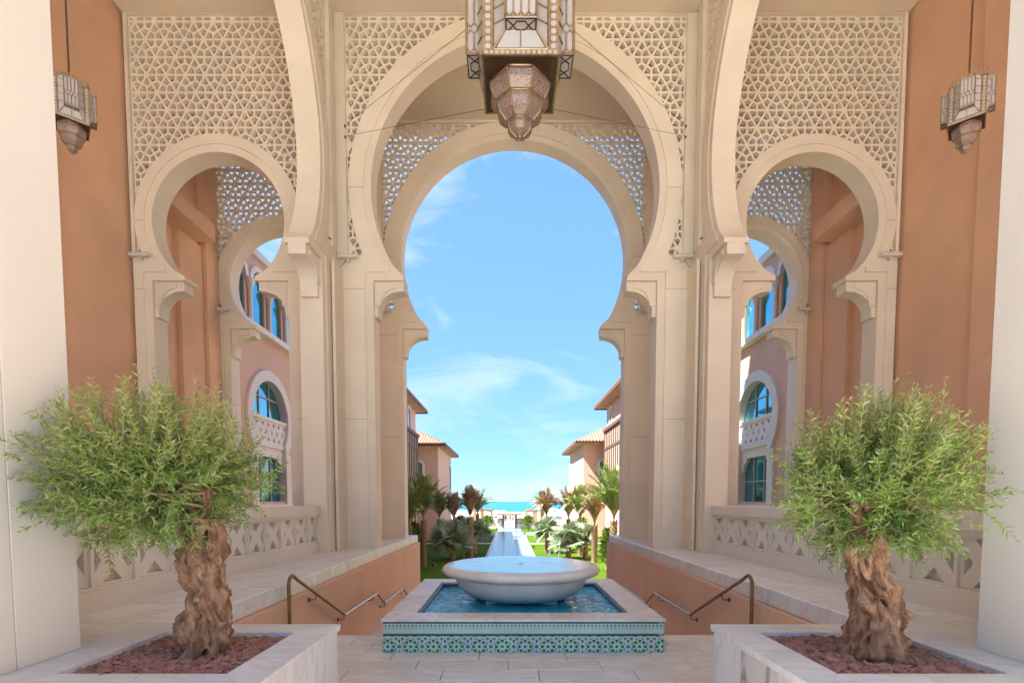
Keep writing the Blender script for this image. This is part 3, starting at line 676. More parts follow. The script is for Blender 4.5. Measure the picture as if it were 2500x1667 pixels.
# ================================================================== lanterns
def lantern():
    t = thing('hanging_lantern', '', 'lantern', (0, 0, 0))
    H0, Hh = 0.0, 1.0                                    # body from z 0 to .8, half width .47
    b = 0.47
    # corner posts pierced with round glass studs
    for k in range(4):
        sx, sy = ((-1, -1), (1, -1), (1, 1), (-1, 1))[k]
        MB().box(sx * (b - .13), sx * b, sy * (b - .13), sy * b, 0.06, Hh).build('corner_post', BRASS, t)
    faces = []
    for k in range(4):
        rot = Matrix.Rotation(k * PI / 2, 4, 'Z')
        def rb(mb): mb.v = [tuple(rot @ Vector(v)) for v in mb.v]; return mb
        # studs on the corner posts
        for j in range(10):
            for sx in (-1, 1):
                d = MB(); cx, cz = sx * (b - .065), 0.11 + j * 0.088; d.loft([[(cx + .034 * math.cos(2 * PI * i / 10), yy, cz + .034 * math.sin(2 * PI * i / 10)) for i in range(10)] for yy in (-b - .004, -b + .01)])
                rb(d).build('glass_stud', GLASSW, t)
        # bay box in the middle of each face with sloping glass cheeks
        w, pd = 0.185, 0.22; zb, zt = 0.26, 1.0
        yo = -b - pd
        rb(MB().box(-w, w, yo + .012, -b + .05, zb + .01, zt)).build('bay_glass', GLASSW, t)
        for sx in (-1, 1):
            g = MB(); g.loft([[(sx * (b - .135), -b + .01, 0.08), (sx * (w + .002), -b - .07, zb), (sx * (w + .002), -b - .07, zt), (sx * (b - .135), -b + .01, zt)], [(sx * (b - .135), -b + .03, 0.08), (sx * (w + .002), -b - .05, zb), (sx * (w + .002), -b - .05, zt), (sx * (b - .135), -b + .03, zt)]])
            rb(g).build('glass_cheek', GLASSW, t)
        g = MB(); g.loft([[(-b + .135, -b + .01, 0.08), (b - .135, -b + .01, 0.08), (w, -b - .07, zb), (-w, -b - .07, zb)], [(-b + .135, -b + .03, 0.08), (b - .135, -b + .03, 0.08), (w, -b - .05, zb + .01), (-w, -b - .05, zb + .01)]])
        rb(g).build('glass_apron', GLASSW, t)
        fr = MB()                                          # brass edging
        for a, c in (((-b + .135, -b, 0.075), (-w, -b - .07, zb)), ((b - .135, -b, 0.075), (w, -b - .07, zb)), ((-b + .135, -b, 0.075), (b - .135, -b, 0.075)), ((-w, -b - .07, zb), (w, -b - .07, zb))):
            fr.tube([a, c], 0.017, 6)
        for sx in (-1, 1): fr.tube([(sx * w, yo + .004, zb), (sx * w, yo + .004, zt)], 0.018, 6); fr.tube([(sx * (b - .133), -b - .002, 0.075), (sx * (b - .133), -b - .002, zt)], 0.010, 6)
        for sx in (-1, 1):
            for f in (.3, .5, .7, .9):
                zz = 0.1 + (zt - .1) * f; fr.tube([(sx * (b - .135), -b + .003, zz), (sx * (w + .004), -b - .077, zz)], 0.009, 5)
        fr.tube([(0, -b - .004, 0.078), (0, -b - .077, zb)], 0.009, 5)
        rb(fr).build('edging', BRASS, t)
        la = MB()                                          # lattice over the bay front
        wbar = 0.018; yl = yo + .006
        def ln(x0, z0, x1, z1): la.bar((x0, yl, z0), (x1, yl, z1), wbar, 0.012, (0, 1, 0))
        cw = 2 * w / 4
        for c in range(4):
            x = -w + cw * (c + .5)
            for z0, z1 in ((zb + .06, zb + .24), (zb + .37, zb + .66)):
                for sx in (-1, 1):
                    ln(x + sx * cw / 2, z0, x + sx * cw / 2, z1)
                    ln(x + sx * cw / 2, z0, x, z0 - .05); ln(x + sx * cw / 2, z1, x, z1 + .05)
        la.box(-w, w, yl - .006, yl + .006, zb - .001, zb + .016); la.box(-w, w, yl - .006, yl + .006, zt - .02, zt)
        for sx in (-1, 1):                                 # lattice on the cheeks of the bay
            xs_ = sx * (w + .004)
            for yc_ in (yo + .055, yo + .145):
                for z0, z1 in ((zb + .06, zb + .24), (zb + .37, zb + .66)):
                    for sy in (-1, 1):
                        la.bar((xs_, yc_ + sy * .042, z0), (xs_, yc_ + sy * .042, z1), wbar, .010, (1, 0, 0))
                        la.bar((xs_, yc_ + sy * .042, z0), (xs_, yc_, z0 - .05), wbar, .010, (1, 0, 0)); la.bar((xs_, yc_ + sy * .042, z1), (xs_, yc_, z1 + .05), wbar, .010, (1, 0, 0))
            la.bar((xs_, yo, zb + .005), (xs_, -b, zb + .005), .02, .012, (1, 0, 0)); la.bar((xs_, -b + .01, zb), (xs_, -b + .01, zt), .02, .012, (1, 0, 0))
        rb(la).build('lattice', BRASS, t)
        un = MB(); un.box(-w, w, yo, -b - .02, zb - .012, zb + .002)
        rb(un).build('bay_soffit', GLASSW, t)
        ul = MB()
        zu = zb - .016
        ul.box(-w, w, yo, yo + .014, zu - .004, zu + .004); ul.box(-w, w, -b - .034, -b - .02, zu - .004, zu + .004)
        for sx in (-1, 1): ul.box(sx * w, sx * (w - .014), yo + .0145, -b - .0345, zu - .0038, zu + .0038)
        ym = (yo - b) / 2 - .01
        hexo = [(-.09, ym), (-.05, ym - .055), (.05, ym - .055), (.09, ym), (.05, ym + .055), (-.05, ym + .055)]
        for i in range(6): p, q2 = hexo[i], hexo[(i + 1) % 6]; ul.bar((p[0], p[1], zu), (q2[0], q2[1], zu), 0.012, 0.008, (0, 0, 1))
        for sx in (-1, 1):
            for sy in (-1, 1): ul.bar((sx * .09, ym, zu), (sx * w, ym + sy * .09, zu), 0.012, 0.0075, (0, 0, 1))
        rb(ul).build('soffit_lattice', DARKB, t)
        # cornice of little glass squares and bottom ledge
        rb(MB().box(-b - .015, b + .015, -b - .015, -b + .02, 0.0, 0.058)).build('cornice', BRASS, t)
        for i in range(14):
            x = -b + .045 + i * (2 * b - .09) / 13
            rb(MB().box(x - .02, x + .02, -b - .018, -b - .014, 0.012, 0.048)).build('glass_square', GLASSW, t)
        # cresting
        cp = [(-b + .02, Hh)]
        for i in range(9):
            x = -b + .02 + (2 * b - .04) * (i + .5) / 9; cp += [(x - .045, Hh + .05), (x, Hh + .15 + .07 * (1 - abs(i - 4) / 4)), (x + .045, Hh + .05)]
        cp += [(b - .02, Hh)]
        rb(MB().xz(cp, -b + .004, -b + .016)).build('cresting', BRASS, t)
        rb(MB().box(-b - .02, b + .02, -b - .02, -b + .03, Hh - .04, Hh + .02)).build('top_rail', BRASS, t)
    MB().box(-b + .005, b - .005, -b + .005, b - .005, 0.0, 0.012).build('bottom_plate', DARKB, t)
    MB().box(-b + .03, b - .03, -b + .03, b - .03, Hh - .02, Hh).build('top_plate', BRASS, t)
    MB().loft([[(b * .8 * c, b * .8 * s, Hh) for c, s in ((1, 1), (-1, 1), (-1, -1), (1, -1))], [(.05 * c, .05 * s, Hh + .30) for c, s in ((1, 1), (-1, 1), (-1, -1), (1, -1))]]).build('canopy', BRASS, t)
    # faceted bulb of pierced metal in three tiers
    PIERCE = bpy.data.materials.get('pierced_brass')
    def tier(prof, nm):
        part = MB(); n = 8; rings = [[(r * math.cos(R(22.5) + 2 * PI * k / n), r * math.sin(R(22.5) + 2 * PI * k / n), z) for k in range(n)] for r, z in prof]
        part.loft(rings); o = part.build(nm, PIERCE, t)
        rib = MB()
        for k in range(n): rib.tube([(r * 1.012 * math.cos(R(22.5) + 2 * PI * k / n), r * 1.012 * math.sin(R(22.5) + 2 * PI * k / n), z) for r, z in prof], 0.012, 6)
        rr = prof[0]; rib.tube([(rr[0] * 1.01 * math.cos(R(22.5) + 2 * PI * k / n), rr[0] * 1.01 * math.sin(R(22.5) + 2 * PI * k / n), rr[1]) for k in range(n + 1)], 0.014, 6)
        rib.build('rib', BRASS, o, smooth=40)
    tier([(0.36, 0.0), (0.41, -0.07), (0.40, -0.15), (0.335, -0.245)], 'bulb_tier')
    tier([(0.30, -0.24), (0.305, -0.31), (0.275, -0.40), (0.19, -0.475)], 'bulb_tier')
    tier([(0.155, -0.47), (0.16, -0.53), (0.13, -0.60), (0.05, -0.655)], 'bulb_tier')
    MB().lathe(0, 0, [(0.05, -0.65), (0.035, -0.665), (0.012, -0.68), (0.002, -0.72)], 10, caps=True).build('finial', STEEL, t)
    return t
def pierced():
    m = mat('pierced_brass', (0.19, 0.11, 0.075), 0.5, 0.1, 8, metal=0.35); nt = m.node_tree; b = nt.nodes['Principled BSDF']; src = b.inputs['Base Color'].links[0].from_socket
    t = nt.nodes.new('ShaderNodeTexCoord'); v = nt.nodes.new('ShaderNodeTexVoronoi'); v.inputs['Scale'].default_value = 34; nt.links.new(t.outputs['Object'], v.inputs['Vector'])
    r = nt.nodes.new('ShaderNodeValToRGB'); r.color_ramp.elements[0].position = 0.25; r.color_ramp.elements[1].position = 0.4; nt.links.new(v.outputs['Distance'], r.inputs[0])
    mxn = nt.nodes.new('ShaderNodeMix'); mxn.data_type = 'RGBA'; mxn.inputs['A'].default_value = (0.10, 0.05, 0.03, 1); nt.links.new(r.outputs[0], mxn.inputs['Factor'])
    inv = nt.nodes.new('ShaderNodeInvert'); nt.links.new(r.outputs[0], inv.inputs['Color']); nt.links.new(inv.outputs[0], mxn.inputs['Factor'])
    mxn.inputs['B'].default_value = (0.34, 0.255, 0.21, 1); nt.links.new(src, mxn.inputs['A']); nt.links.new(r.outputs[0], mxn.inputs['Factor'])
    nt.links.new(mxn.outputs['Result'], b.inputs['Base Color']); return m
pierced()
big = lantern(); big.location = (XC + .01, 7.1, 7.08); big['label'] = 'very large square brass and opal glass lantern hanging in the central bay'; big['group'] = 'hanging lanterns'
link_me = MB().tube([(.011 * math.cos(2 * PI * k / 10), 0, .024 * math.sin(2 * PI * k / 10)) for k in range(11)], 0.0045, 5).mesh('link', DARKB, smooth=60)
def chain(x, y, z0, z1, label, group='lantern chains'):
    t = thing('chain', label, 'chain', (x, y, z0), group); z = z0; i = 0
    n = int((z1 - z0) / 0.036)
    for i in range(n): inst('link', link_me, (x, y, z0 + .02 + i * .036), t, (0, 0, R(90 * (i % 2))))
    MB().bbox(x - .13, x + .13, y - .13, y + .13, z1 - .06, z1 + .001, .01).build('ceiling_rose', WHITE, t)
for s, lab in ((-1, 'small brass and opal glass lantern hanging before the left terracotta wall'), (1, 'small brass and opal glass lantern hanging before the right terracotta wall')):
    x = XC + s * 5.95
    c = dup(big, (x, 7.1, 6.56), lab, scale=(0.39, 0.39, 0.5))
    c.rotation_euler.z = R(-42 * s)
    # the small hanging block the chain is fixed to
    chain(x, 7.1, 6.56 + .5 * 1.27, 8.42, 'chain holding up the small lantern before the %s terracotta wall' % ('left' if s < 0 else 'right'))
    arm = thing('bracket_beam', 'white beam carrying the lantern chain before the %s terracotta wall' % ('left' if s < 0 else 'right'), 'beam', (x, 7.1, 8.4), 'chain beams')
    MB().box(x - .14, XC + s * 8.0 if s < 0 else x + .14, 6.95, 7.25, 8.42, 8.56).build('beam', WHITE, arm) if s < 0 else MB().box(x - .14, XC + 8.0, 6.95, 7.25, 8.42, 8.56).build('beam', WHITE, arm)
MB().tube([(XC + .01, 7.1, 8.37), (XC + .01, 7.1, TOP + .01)], 0.025, 8).build('suspension_rod', DARKB, big)
# guy wires
for s in (-1, 1):
    e = XC + s * 3.5
    for nm, a, b_ in (('upper', (XC + s * .69, 6.95, 7.66), (e, 10.94, 9.28)), ('lower', (XC + s * .46, 7.5, 7.09), (e, 10.94, 9.07))):
        w = thing('guy_wire', '%s thin steel wire from the big lantern to the %s arcade pier' % (nm, 'left' if s < 0 else 'right'), 'wire', b_, 'lantern guy wires')
        MB().tube([a, b_], 0.0035, 5).build('wire', DARKB, w)
        MB().tube([b_, (b_[0], b_[1] + .045, b_[2])], 0.018, 6).build('anchor', DARKB, w)
# ================================================================== small fixtures on the arcade
def fixture(x, y, z, L, label):
    t = thing('floodlight_bar', label, 'light fixture', (x, y, z), 'linear floodlights on the arcade')
    MB().bbox(x - L / 2, x + L / 2, y - .15, y - .05, z + .03, z + .085, .006).build('housing', STONE_W, t)
    MB().bbox(x - L / 2 - .01, x + L / 2 + .01, y - .16, y - .045, z + .086, z + .10, .003).build('lid', STONE_W, t)
    MB().box(x - .025, x + .025, y - .10, y + .002, z - .02, z + .03).build('arm', STONE_W, t)
for s, lab in ((-1, 'left'), (1, 'right')):
    for yy, f in ((Y1, 'front'), (Y2, 'rear')):
        fixture(XC + s * 7.78, yy, 6.63, 0.42, 'stone coloured floodlight bar on the outer shoulder of the %s %s small arch' % (lab, f))
        fixture(XC + s * 3.47, yy, 6.60, 0.40, 'stone coloured floodlight bar on the %s shoulder of the %s central arch' % (lab, f))
    t = thing('security_camera', 'cream security camera on the %s pier of the front arcade' % lab, 'camera', (XC + s * 3.78, Y1 - .1, 6.75))
    m = Matrix.Translation((XC + s * 3.80, Y1 - 0.25, 6.82)) @ Matrix.Rotation(R(s * -28), 4, 'Z') @ Matrix.Rotation(R(-18), 4, 'X')
    h = MB().bbox(-.045, .045, -.17, .12, -.04, .045, .012); h.v = [tuple(m @ Vector(v)) for v in h.v]; h.build('housing', WHITE, t)
    l = MB().lathe(0, 0, [(.03, 0), (.03, .012)], 12, caps=True); l.v = [tuple(m @ Vector((x, -.17 - z, y))) for x, y, z in l.v]; l.build('lens', DARKB, t)
    MB().tube([(XC + s * 3.80, Y1 - .2, 6.78), (XC + s * 3.79, Y1 - .14, 6.66), (XC + s * 3.78, Y1 - .012, 6.64)], .018, 8).build('arm', WHITE, t)
    MB().tube([(XC + s * 3.80, Y1 - .2, 6.76), (XC + s * 3.72, Y1 - .12, 6.52), (XC + s * 3.62, Y1 - .06, 6.46), (XC + s * 3.5, Y1 - .1, 6.6)], .005, 5).build('cable', DARKB, t)
# ================================================================== olive trees
from mathutils import noise
OBARK = mat('olive_bark', (0.44, 0.26, 0.155), 0.95, 0.0, 20, 1.0, 70, c2=(0.10, 0.04, 0.02), stretch=(1, 1, 0.3), detail=12)
OTWIG = mat('olive_twig', (0.30, 0.24, 0.12), 0.9, 0.2, 8)
def leafmat(name, c, c2, rough=0.45, tr=0.25, under=None):
    m = mat(name, c, rough, 0.0, 6, c2=c2); nt = m.node_tree; b = nt.nodes['Principled BSDF']; o = [n for n in nt.nodes if n.type == 'OUTPUT_MATERIAL'][0]
    src = b.inputs['Base Color'].links[0].from_socket
    at = nt.nodes.new('ShaderNodeAttribute'); at.attribute_name = 'tint'
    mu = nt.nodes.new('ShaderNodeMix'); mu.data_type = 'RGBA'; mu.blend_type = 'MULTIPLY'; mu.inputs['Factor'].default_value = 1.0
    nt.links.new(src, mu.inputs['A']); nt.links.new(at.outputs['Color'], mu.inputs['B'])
    t = nt.nodes.new('ShaderNodeBsdfTranslucent'); mxs = nt.nodes.new('ShaderNodeMixShader'); mxs.inputs[0].default_value = tr
    g_ = nt.nodes.new('ShaderNodeNewGeometry'); sv = nt.nodes.new('ShaderNodeMix'); sv.data_type = 'RGBA'; sv.inputs['B'].default_value = (*under, 1) if under else (1, 1, 1, 1)
    k_ = nt.nodes.new('ShaderNodeMath'); k_.operation = 'MULTIPLY'; k_.inputs[1].default_value = 0.42 if under else 0.0
    nt.links.new(g_.outputs['Backfacing'], k_.inputs[0]); nt.links.new(k_.outputs[0], sv.inputs['Factor']); nt.links.new(mu.outputs['Result'], sv.inputs['A'])
    nt.links.new(sv.outputs['Result'], b.inputs['Base Color']); nt.links.new(mu.outputs['Result'], t.inputs['Color'])
    nt.links.new(b.outputs[0], mxs.inputs[1]); nt.links.new(t.outputs[0], mxs.inputs[2]); nt.links.new(mxs.outputs[0], o.inputs['Surface'])
    return m
OLEAF = leafmat('olive_leaf', (0.23, 0.33, 0.04), (0.13, 0.25, 0.03), under=(0.36, 0.38, 0.22))
def leaf_mesh(name, V, F, tint, material):
    me = bpy.data.meshes.new(name); me.from_pydata(V, [], F); me.materials.append(material)
    at = me.color_attributes.new('tint', 'FLOAT_COLOR', 'POINT'); at.data.foreach_set('color', np.asarray(tint, dtype=np.float32).ravel()); me.update(); return me
def olive(label, seed, spine, C, AX, limbs, lean, bumps, shoots):
    q = random.Random(seed)
    base = Vector(spine[0][:3])
    t = thing('olive_tree', label, 'tree', base, 'potted olive trees')
    # gnarled trunk
    nz_, na = 220, 128; mb = MB()
    z0, z1 = spine[0][2] - .06, spine[-1][2] + .1
    zs = [p[2] for p in spine]; xs = [p[0] for p in spine]; ws = [p[3] for p in spine]
    for j in range(nz_ + 1):
        z = z0 + (z1 - z0) * j / nz_; cx = float(np.interp(z, zs, xs)) + .022 * math.sin((z - z0) * 8.5 + seed); w = float(np.interp(z, zs, ws)) / 2 * 0.86
        flare = 1 + 0.25 * math.exp(-((z - z0) / 0.09) ** 2)
        for k in range(na):
            a = 2 * PI * k / na; tw = a + 2.6 * (z - z0)
            d = Vector((math.cos(a), math.sin(a), 0))
            r = w * flare
            r *= 1 + 0.13 * math.sin(3 * tw + seed) + 0.06 * math.sin(5 * tw + 2 * z * 6 + seed) + 0.05 * math.sin(9 * tw + 3 * math.sin(9 * z))
            n1_ = noise.fractal(Vector((d.x * 1.3 + seed, d.y * 1.3, z * 5)), 0.9, 2.1, 5)
            n2_ = noise.fractal(Vector((d.x * 5 + seed, d.y * 5, z * 13)), 0.9, 2.1, 4)
            rdg = 1 - abs(noise.noise(Vector((math.cos(tw) * 5.5, math.sin(tw) * 5.5, z * 4 + seed)))) - .35 * abs(noise.noise(Vector((math.cos(tw) * 14, math.sin(tw) * 14, z * 9 + seed))))
            r += 0.026 * n1_ + 0.013 * n2_ + 0.026 * (rdg - .75)
            bl_ = abs(noise.noise(Vector((d.x * 2.4 + 3 * seed, d.y * 2.4, z * 9)))); r += 0.05 * (bl_ - .22)
            ho = noise.noise(Vector((d.x * 2.9 + seed * 1.7, d.y * 2.9, z * 10 + 4)))
            if ho > .38: r -= .10 * (ho - .38) / .3
            for (ba, bz, bs, bh) in bumps:
                da = (a - R(ba) + PI) % (2 * PI) - PI
                g = math.exp(-((da * w) ** 2 + (z - bz) ** 2) / (bs * bs)); r += 1.3 * bh * g
            mb.v.append((cx + d.x * r, 3.4 + d.y * r * 0.95, z))
    for j in range(nz_):
        for k in range(na): mb.f.append((j * na + k, j * na + (k + 1) % na, (j + 1) * na + (k + 1) % na, (j + 1) * na + k)); mb.m.append(0)
    mb.f.append(tuple(nz_ * na + k for k in range(na))); mb.m.append(0)
    mb.build('trunk', OBARK, t, smooth=80)
    top = Vector((xs[-1], 3.4, spine[-1][2] - .02))
    # limbs
    ends = []
    for i, (ex, ey, ez, r0) in enumerate(limbs):
        e = Vector((ex, ey, ez)); s0 = top + Vector((q.uniform(-.05, .05), q.uniform(-.05, .05), q.uniform(-.2, 0)))
        mid = s0.lerp(e, .5) + Vector((q.uniform(-.05, .05), q.uniform(-.05, .05), q.uniform(0, .08)))
        pts = [s0, s0.lerp(mid, .5) + Vector((0, 0, .02)), mid, mid.lerp(e, .5) + Vector((0, 0, .02)), e]
        MB().tube(pts, [r0 * 1.25, r0 * 1.05, r0 * .9, r0 * .7, r0 * .3], 9).build('limb', OBARK, t, smooth=60)
        ends += [(mid, r0), (e, r0 * .5), (mid.lerp(e, .5), r0 * .7)]
    tw = MB(); V = []; F = []; T = []
    def twig(s0, d, L, pale, nl):
        d = d.normalized(); side = d.cross(Vector((q.gauss(0, 1), q.gauss(0, 1), q.gauss(0, 1)))).normalized(); up = Vector((0, 0, 1))
        bend = q.uniform(-.25, .5) * lean
        def P(u): return s0 + d * (L * u) + up * (bend * L * u * u * .5) + side * (.12 * L * u * u)
        pts = [P(u) for u in (0, .35, .7, 1)]
        tw.tube(pts, [.0032, .0026, .002, .0011], 3, caps=False)
        for i in range(nl):
            u = (i + .7) / nl; p = P(u); dd = (P(min(1, u + .05)) - P(u - .05)).normalized()
            sd = dd.cross(side).normalized() if i % 2 else side
            for sg in (-1, 1):
                l = q.uniform(.034, .060) * (1.0 if u < .85 else .7); w = l * q.uniform(.10, .14)
                od = (dd * q.uniform(.5, 1.0) + sd * sg * q.uniform(.5, 1.0) + Vector((q.gauss(0, .18), q.gauss(0, .18), q.gauss(0, .18)))).normalized()
                nn = od.cross(Vector((q.gauss(0, 1), q.gauss(0, 1), q.gauss(0, .6)))).normalized(); cr_ = od.cross(nn)
                b = len(V)
                m = p + od * (l * .45)
                V.extend((tuple(p), tuple(m + nn * w + cr_ * w * .35), tuple(p + od * l + up * (-.06 * l)), tuple(m - nn * w + cr_ * w * .35)))
                F.extend(((b, b + 1, b + 2), (b, b + 2, b + 3)))
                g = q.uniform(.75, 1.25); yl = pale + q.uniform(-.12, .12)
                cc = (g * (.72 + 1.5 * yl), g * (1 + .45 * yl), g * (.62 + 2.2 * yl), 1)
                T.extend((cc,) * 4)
    N = 1950
    for i in range(N):
        # directions spread over the crown; starts inside, tips at its envelope
        u = q.uniform(-.95, 1); ph = q.uniform(0, 2 * PI); c = math.sqrt(max(0, 1 - u * u))
        dv = Vector((c * math.cos(ph) * AX[0], c * math.sin(ph) * AX[1], u * AX[2]))
        lump = 1 + .34 * noise.noise(Vector((dv.x * 3 + seed, dv.y * 3, dv.z * 3)))
        if noise.noise(Vector((dv.x * 4.2 + seed * 3, dv.y * 4.2, dv.z * 4.2 + 9))) < -.08: continue
        rr = q.uniform(.42, .80) if q.random() < .72 else q.uniform(.1, .5)
        s0 = C + dv * rr * lump
        out_ = dv.normalized() * .9 + Vector((q.gauss(0, .4), q.gauss(0, .4), q.gauss(0.25, .35))) + shoots * max(0, u)
        L = q.uniform(.16, .34) * (1.15 if u > .3 else 1)
        if u < -.2: out_.z -= .25; L *= .75
        twig(s0, out_, L, (0.22 + .55 * max(0, u) * rr if rr > .5 else 0.0), int(L / .025))  # paler towards the crown's top and outside: its lit look put into the colour
    for i in range(90):                                    # long upright shoots breaking the outline
        ph = q.uniform(0, 2 * PI); rr = q.uniform(.1, .85); p0_ = C + Vector((math.cos(ph) * AX[0] * rr, math.sin(ph) * AX[1] * rr, AX[2] * math.sqrt(1 - rr * rr) * .72))
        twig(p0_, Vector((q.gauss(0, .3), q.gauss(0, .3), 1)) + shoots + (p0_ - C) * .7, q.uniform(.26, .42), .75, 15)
    o = tw.build('twigs', OTWIG, t, fix=False); o['kind'] = 'stuff'
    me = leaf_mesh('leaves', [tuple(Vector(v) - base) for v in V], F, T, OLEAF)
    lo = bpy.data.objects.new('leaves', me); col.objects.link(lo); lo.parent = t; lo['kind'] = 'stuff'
    # thin bare branches running out through the crown
    for i in range(46):
        e, r0 = q.choice(ends); dv = Vector((q.gauss(0, 1), q.gauss(0, 1), q.gauss(.35, .6))).normalized()
        p1 = C + Vector((dv.x * AX[0], dv.y * AX[1], dv.z * AX[2])) * q.uniform(.6, .95)
        mid = e.lerp(p1, .5) + Vector((q.gauss(0, .04), q.gauss(0, .04), -.02))
        MB().tube([e, mid, p1], [.012, .008, .003], 5).build('branch', OTWIG, t, smooth=60)
    return t
spL = [(-2.064, 3.4, .556, .33), (-2.04, 3.4, .668, .29), (-2.036, 3.4, .769, .27), (-2.02, 3.4, .949, .25), (-2.027, 3.4, 1.049, .26), (-2.02, 3.4, 1.169, .29), (-2.035, 3.4, 1.268, .31), (-2.02, 3.4, 1.387, .24)]
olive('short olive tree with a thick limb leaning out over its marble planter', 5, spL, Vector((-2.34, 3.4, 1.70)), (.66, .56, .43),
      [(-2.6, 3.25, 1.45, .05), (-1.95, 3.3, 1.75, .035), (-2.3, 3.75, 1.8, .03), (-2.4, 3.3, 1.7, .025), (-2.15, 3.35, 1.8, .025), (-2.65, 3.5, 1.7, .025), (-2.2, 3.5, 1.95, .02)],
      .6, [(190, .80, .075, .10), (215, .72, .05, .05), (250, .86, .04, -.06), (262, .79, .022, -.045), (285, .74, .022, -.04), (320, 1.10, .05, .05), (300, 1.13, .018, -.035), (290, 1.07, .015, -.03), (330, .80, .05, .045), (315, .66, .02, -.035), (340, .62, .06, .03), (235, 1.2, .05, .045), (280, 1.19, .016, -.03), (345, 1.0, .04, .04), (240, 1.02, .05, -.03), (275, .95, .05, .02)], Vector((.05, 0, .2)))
spR = [(2.455, 3.4, .566, .43), (2.468, 3.4, .748, .34), (2.451, 3.4, .899, .31), (2.416, 3.4, 1.049, .30), (2.401, 3.4, 1.169, .27), (2.387, 3.4, 1.268, .265), (2.382, 3.4, 1.387, .26)]
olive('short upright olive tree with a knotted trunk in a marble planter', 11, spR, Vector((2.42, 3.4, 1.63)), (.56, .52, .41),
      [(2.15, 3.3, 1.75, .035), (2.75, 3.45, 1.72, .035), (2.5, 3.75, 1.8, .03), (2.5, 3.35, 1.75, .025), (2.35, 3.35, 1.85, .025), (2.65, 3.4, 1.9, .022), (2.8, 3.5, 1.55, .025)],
      .9, [(215, .93, .05, .07), (200, .98, .03, .03), (262, 1.02, .05, .05), (275, 1.03, .02, -.045), (300, .83, .045, .05), (310, .82, .02, -.045), (240, .66, .07, .06), (225, .60, .05, .05), (280, .60, .05, .05), (320, .60, .06, .05), (262, .58, .02, -.05), (295, .70, .05, .04), (250, .80, .04, -.03), (340, .85, .05, .03), (285, 1.1, .04, -.02)], Vector((.28, 0, .55)))
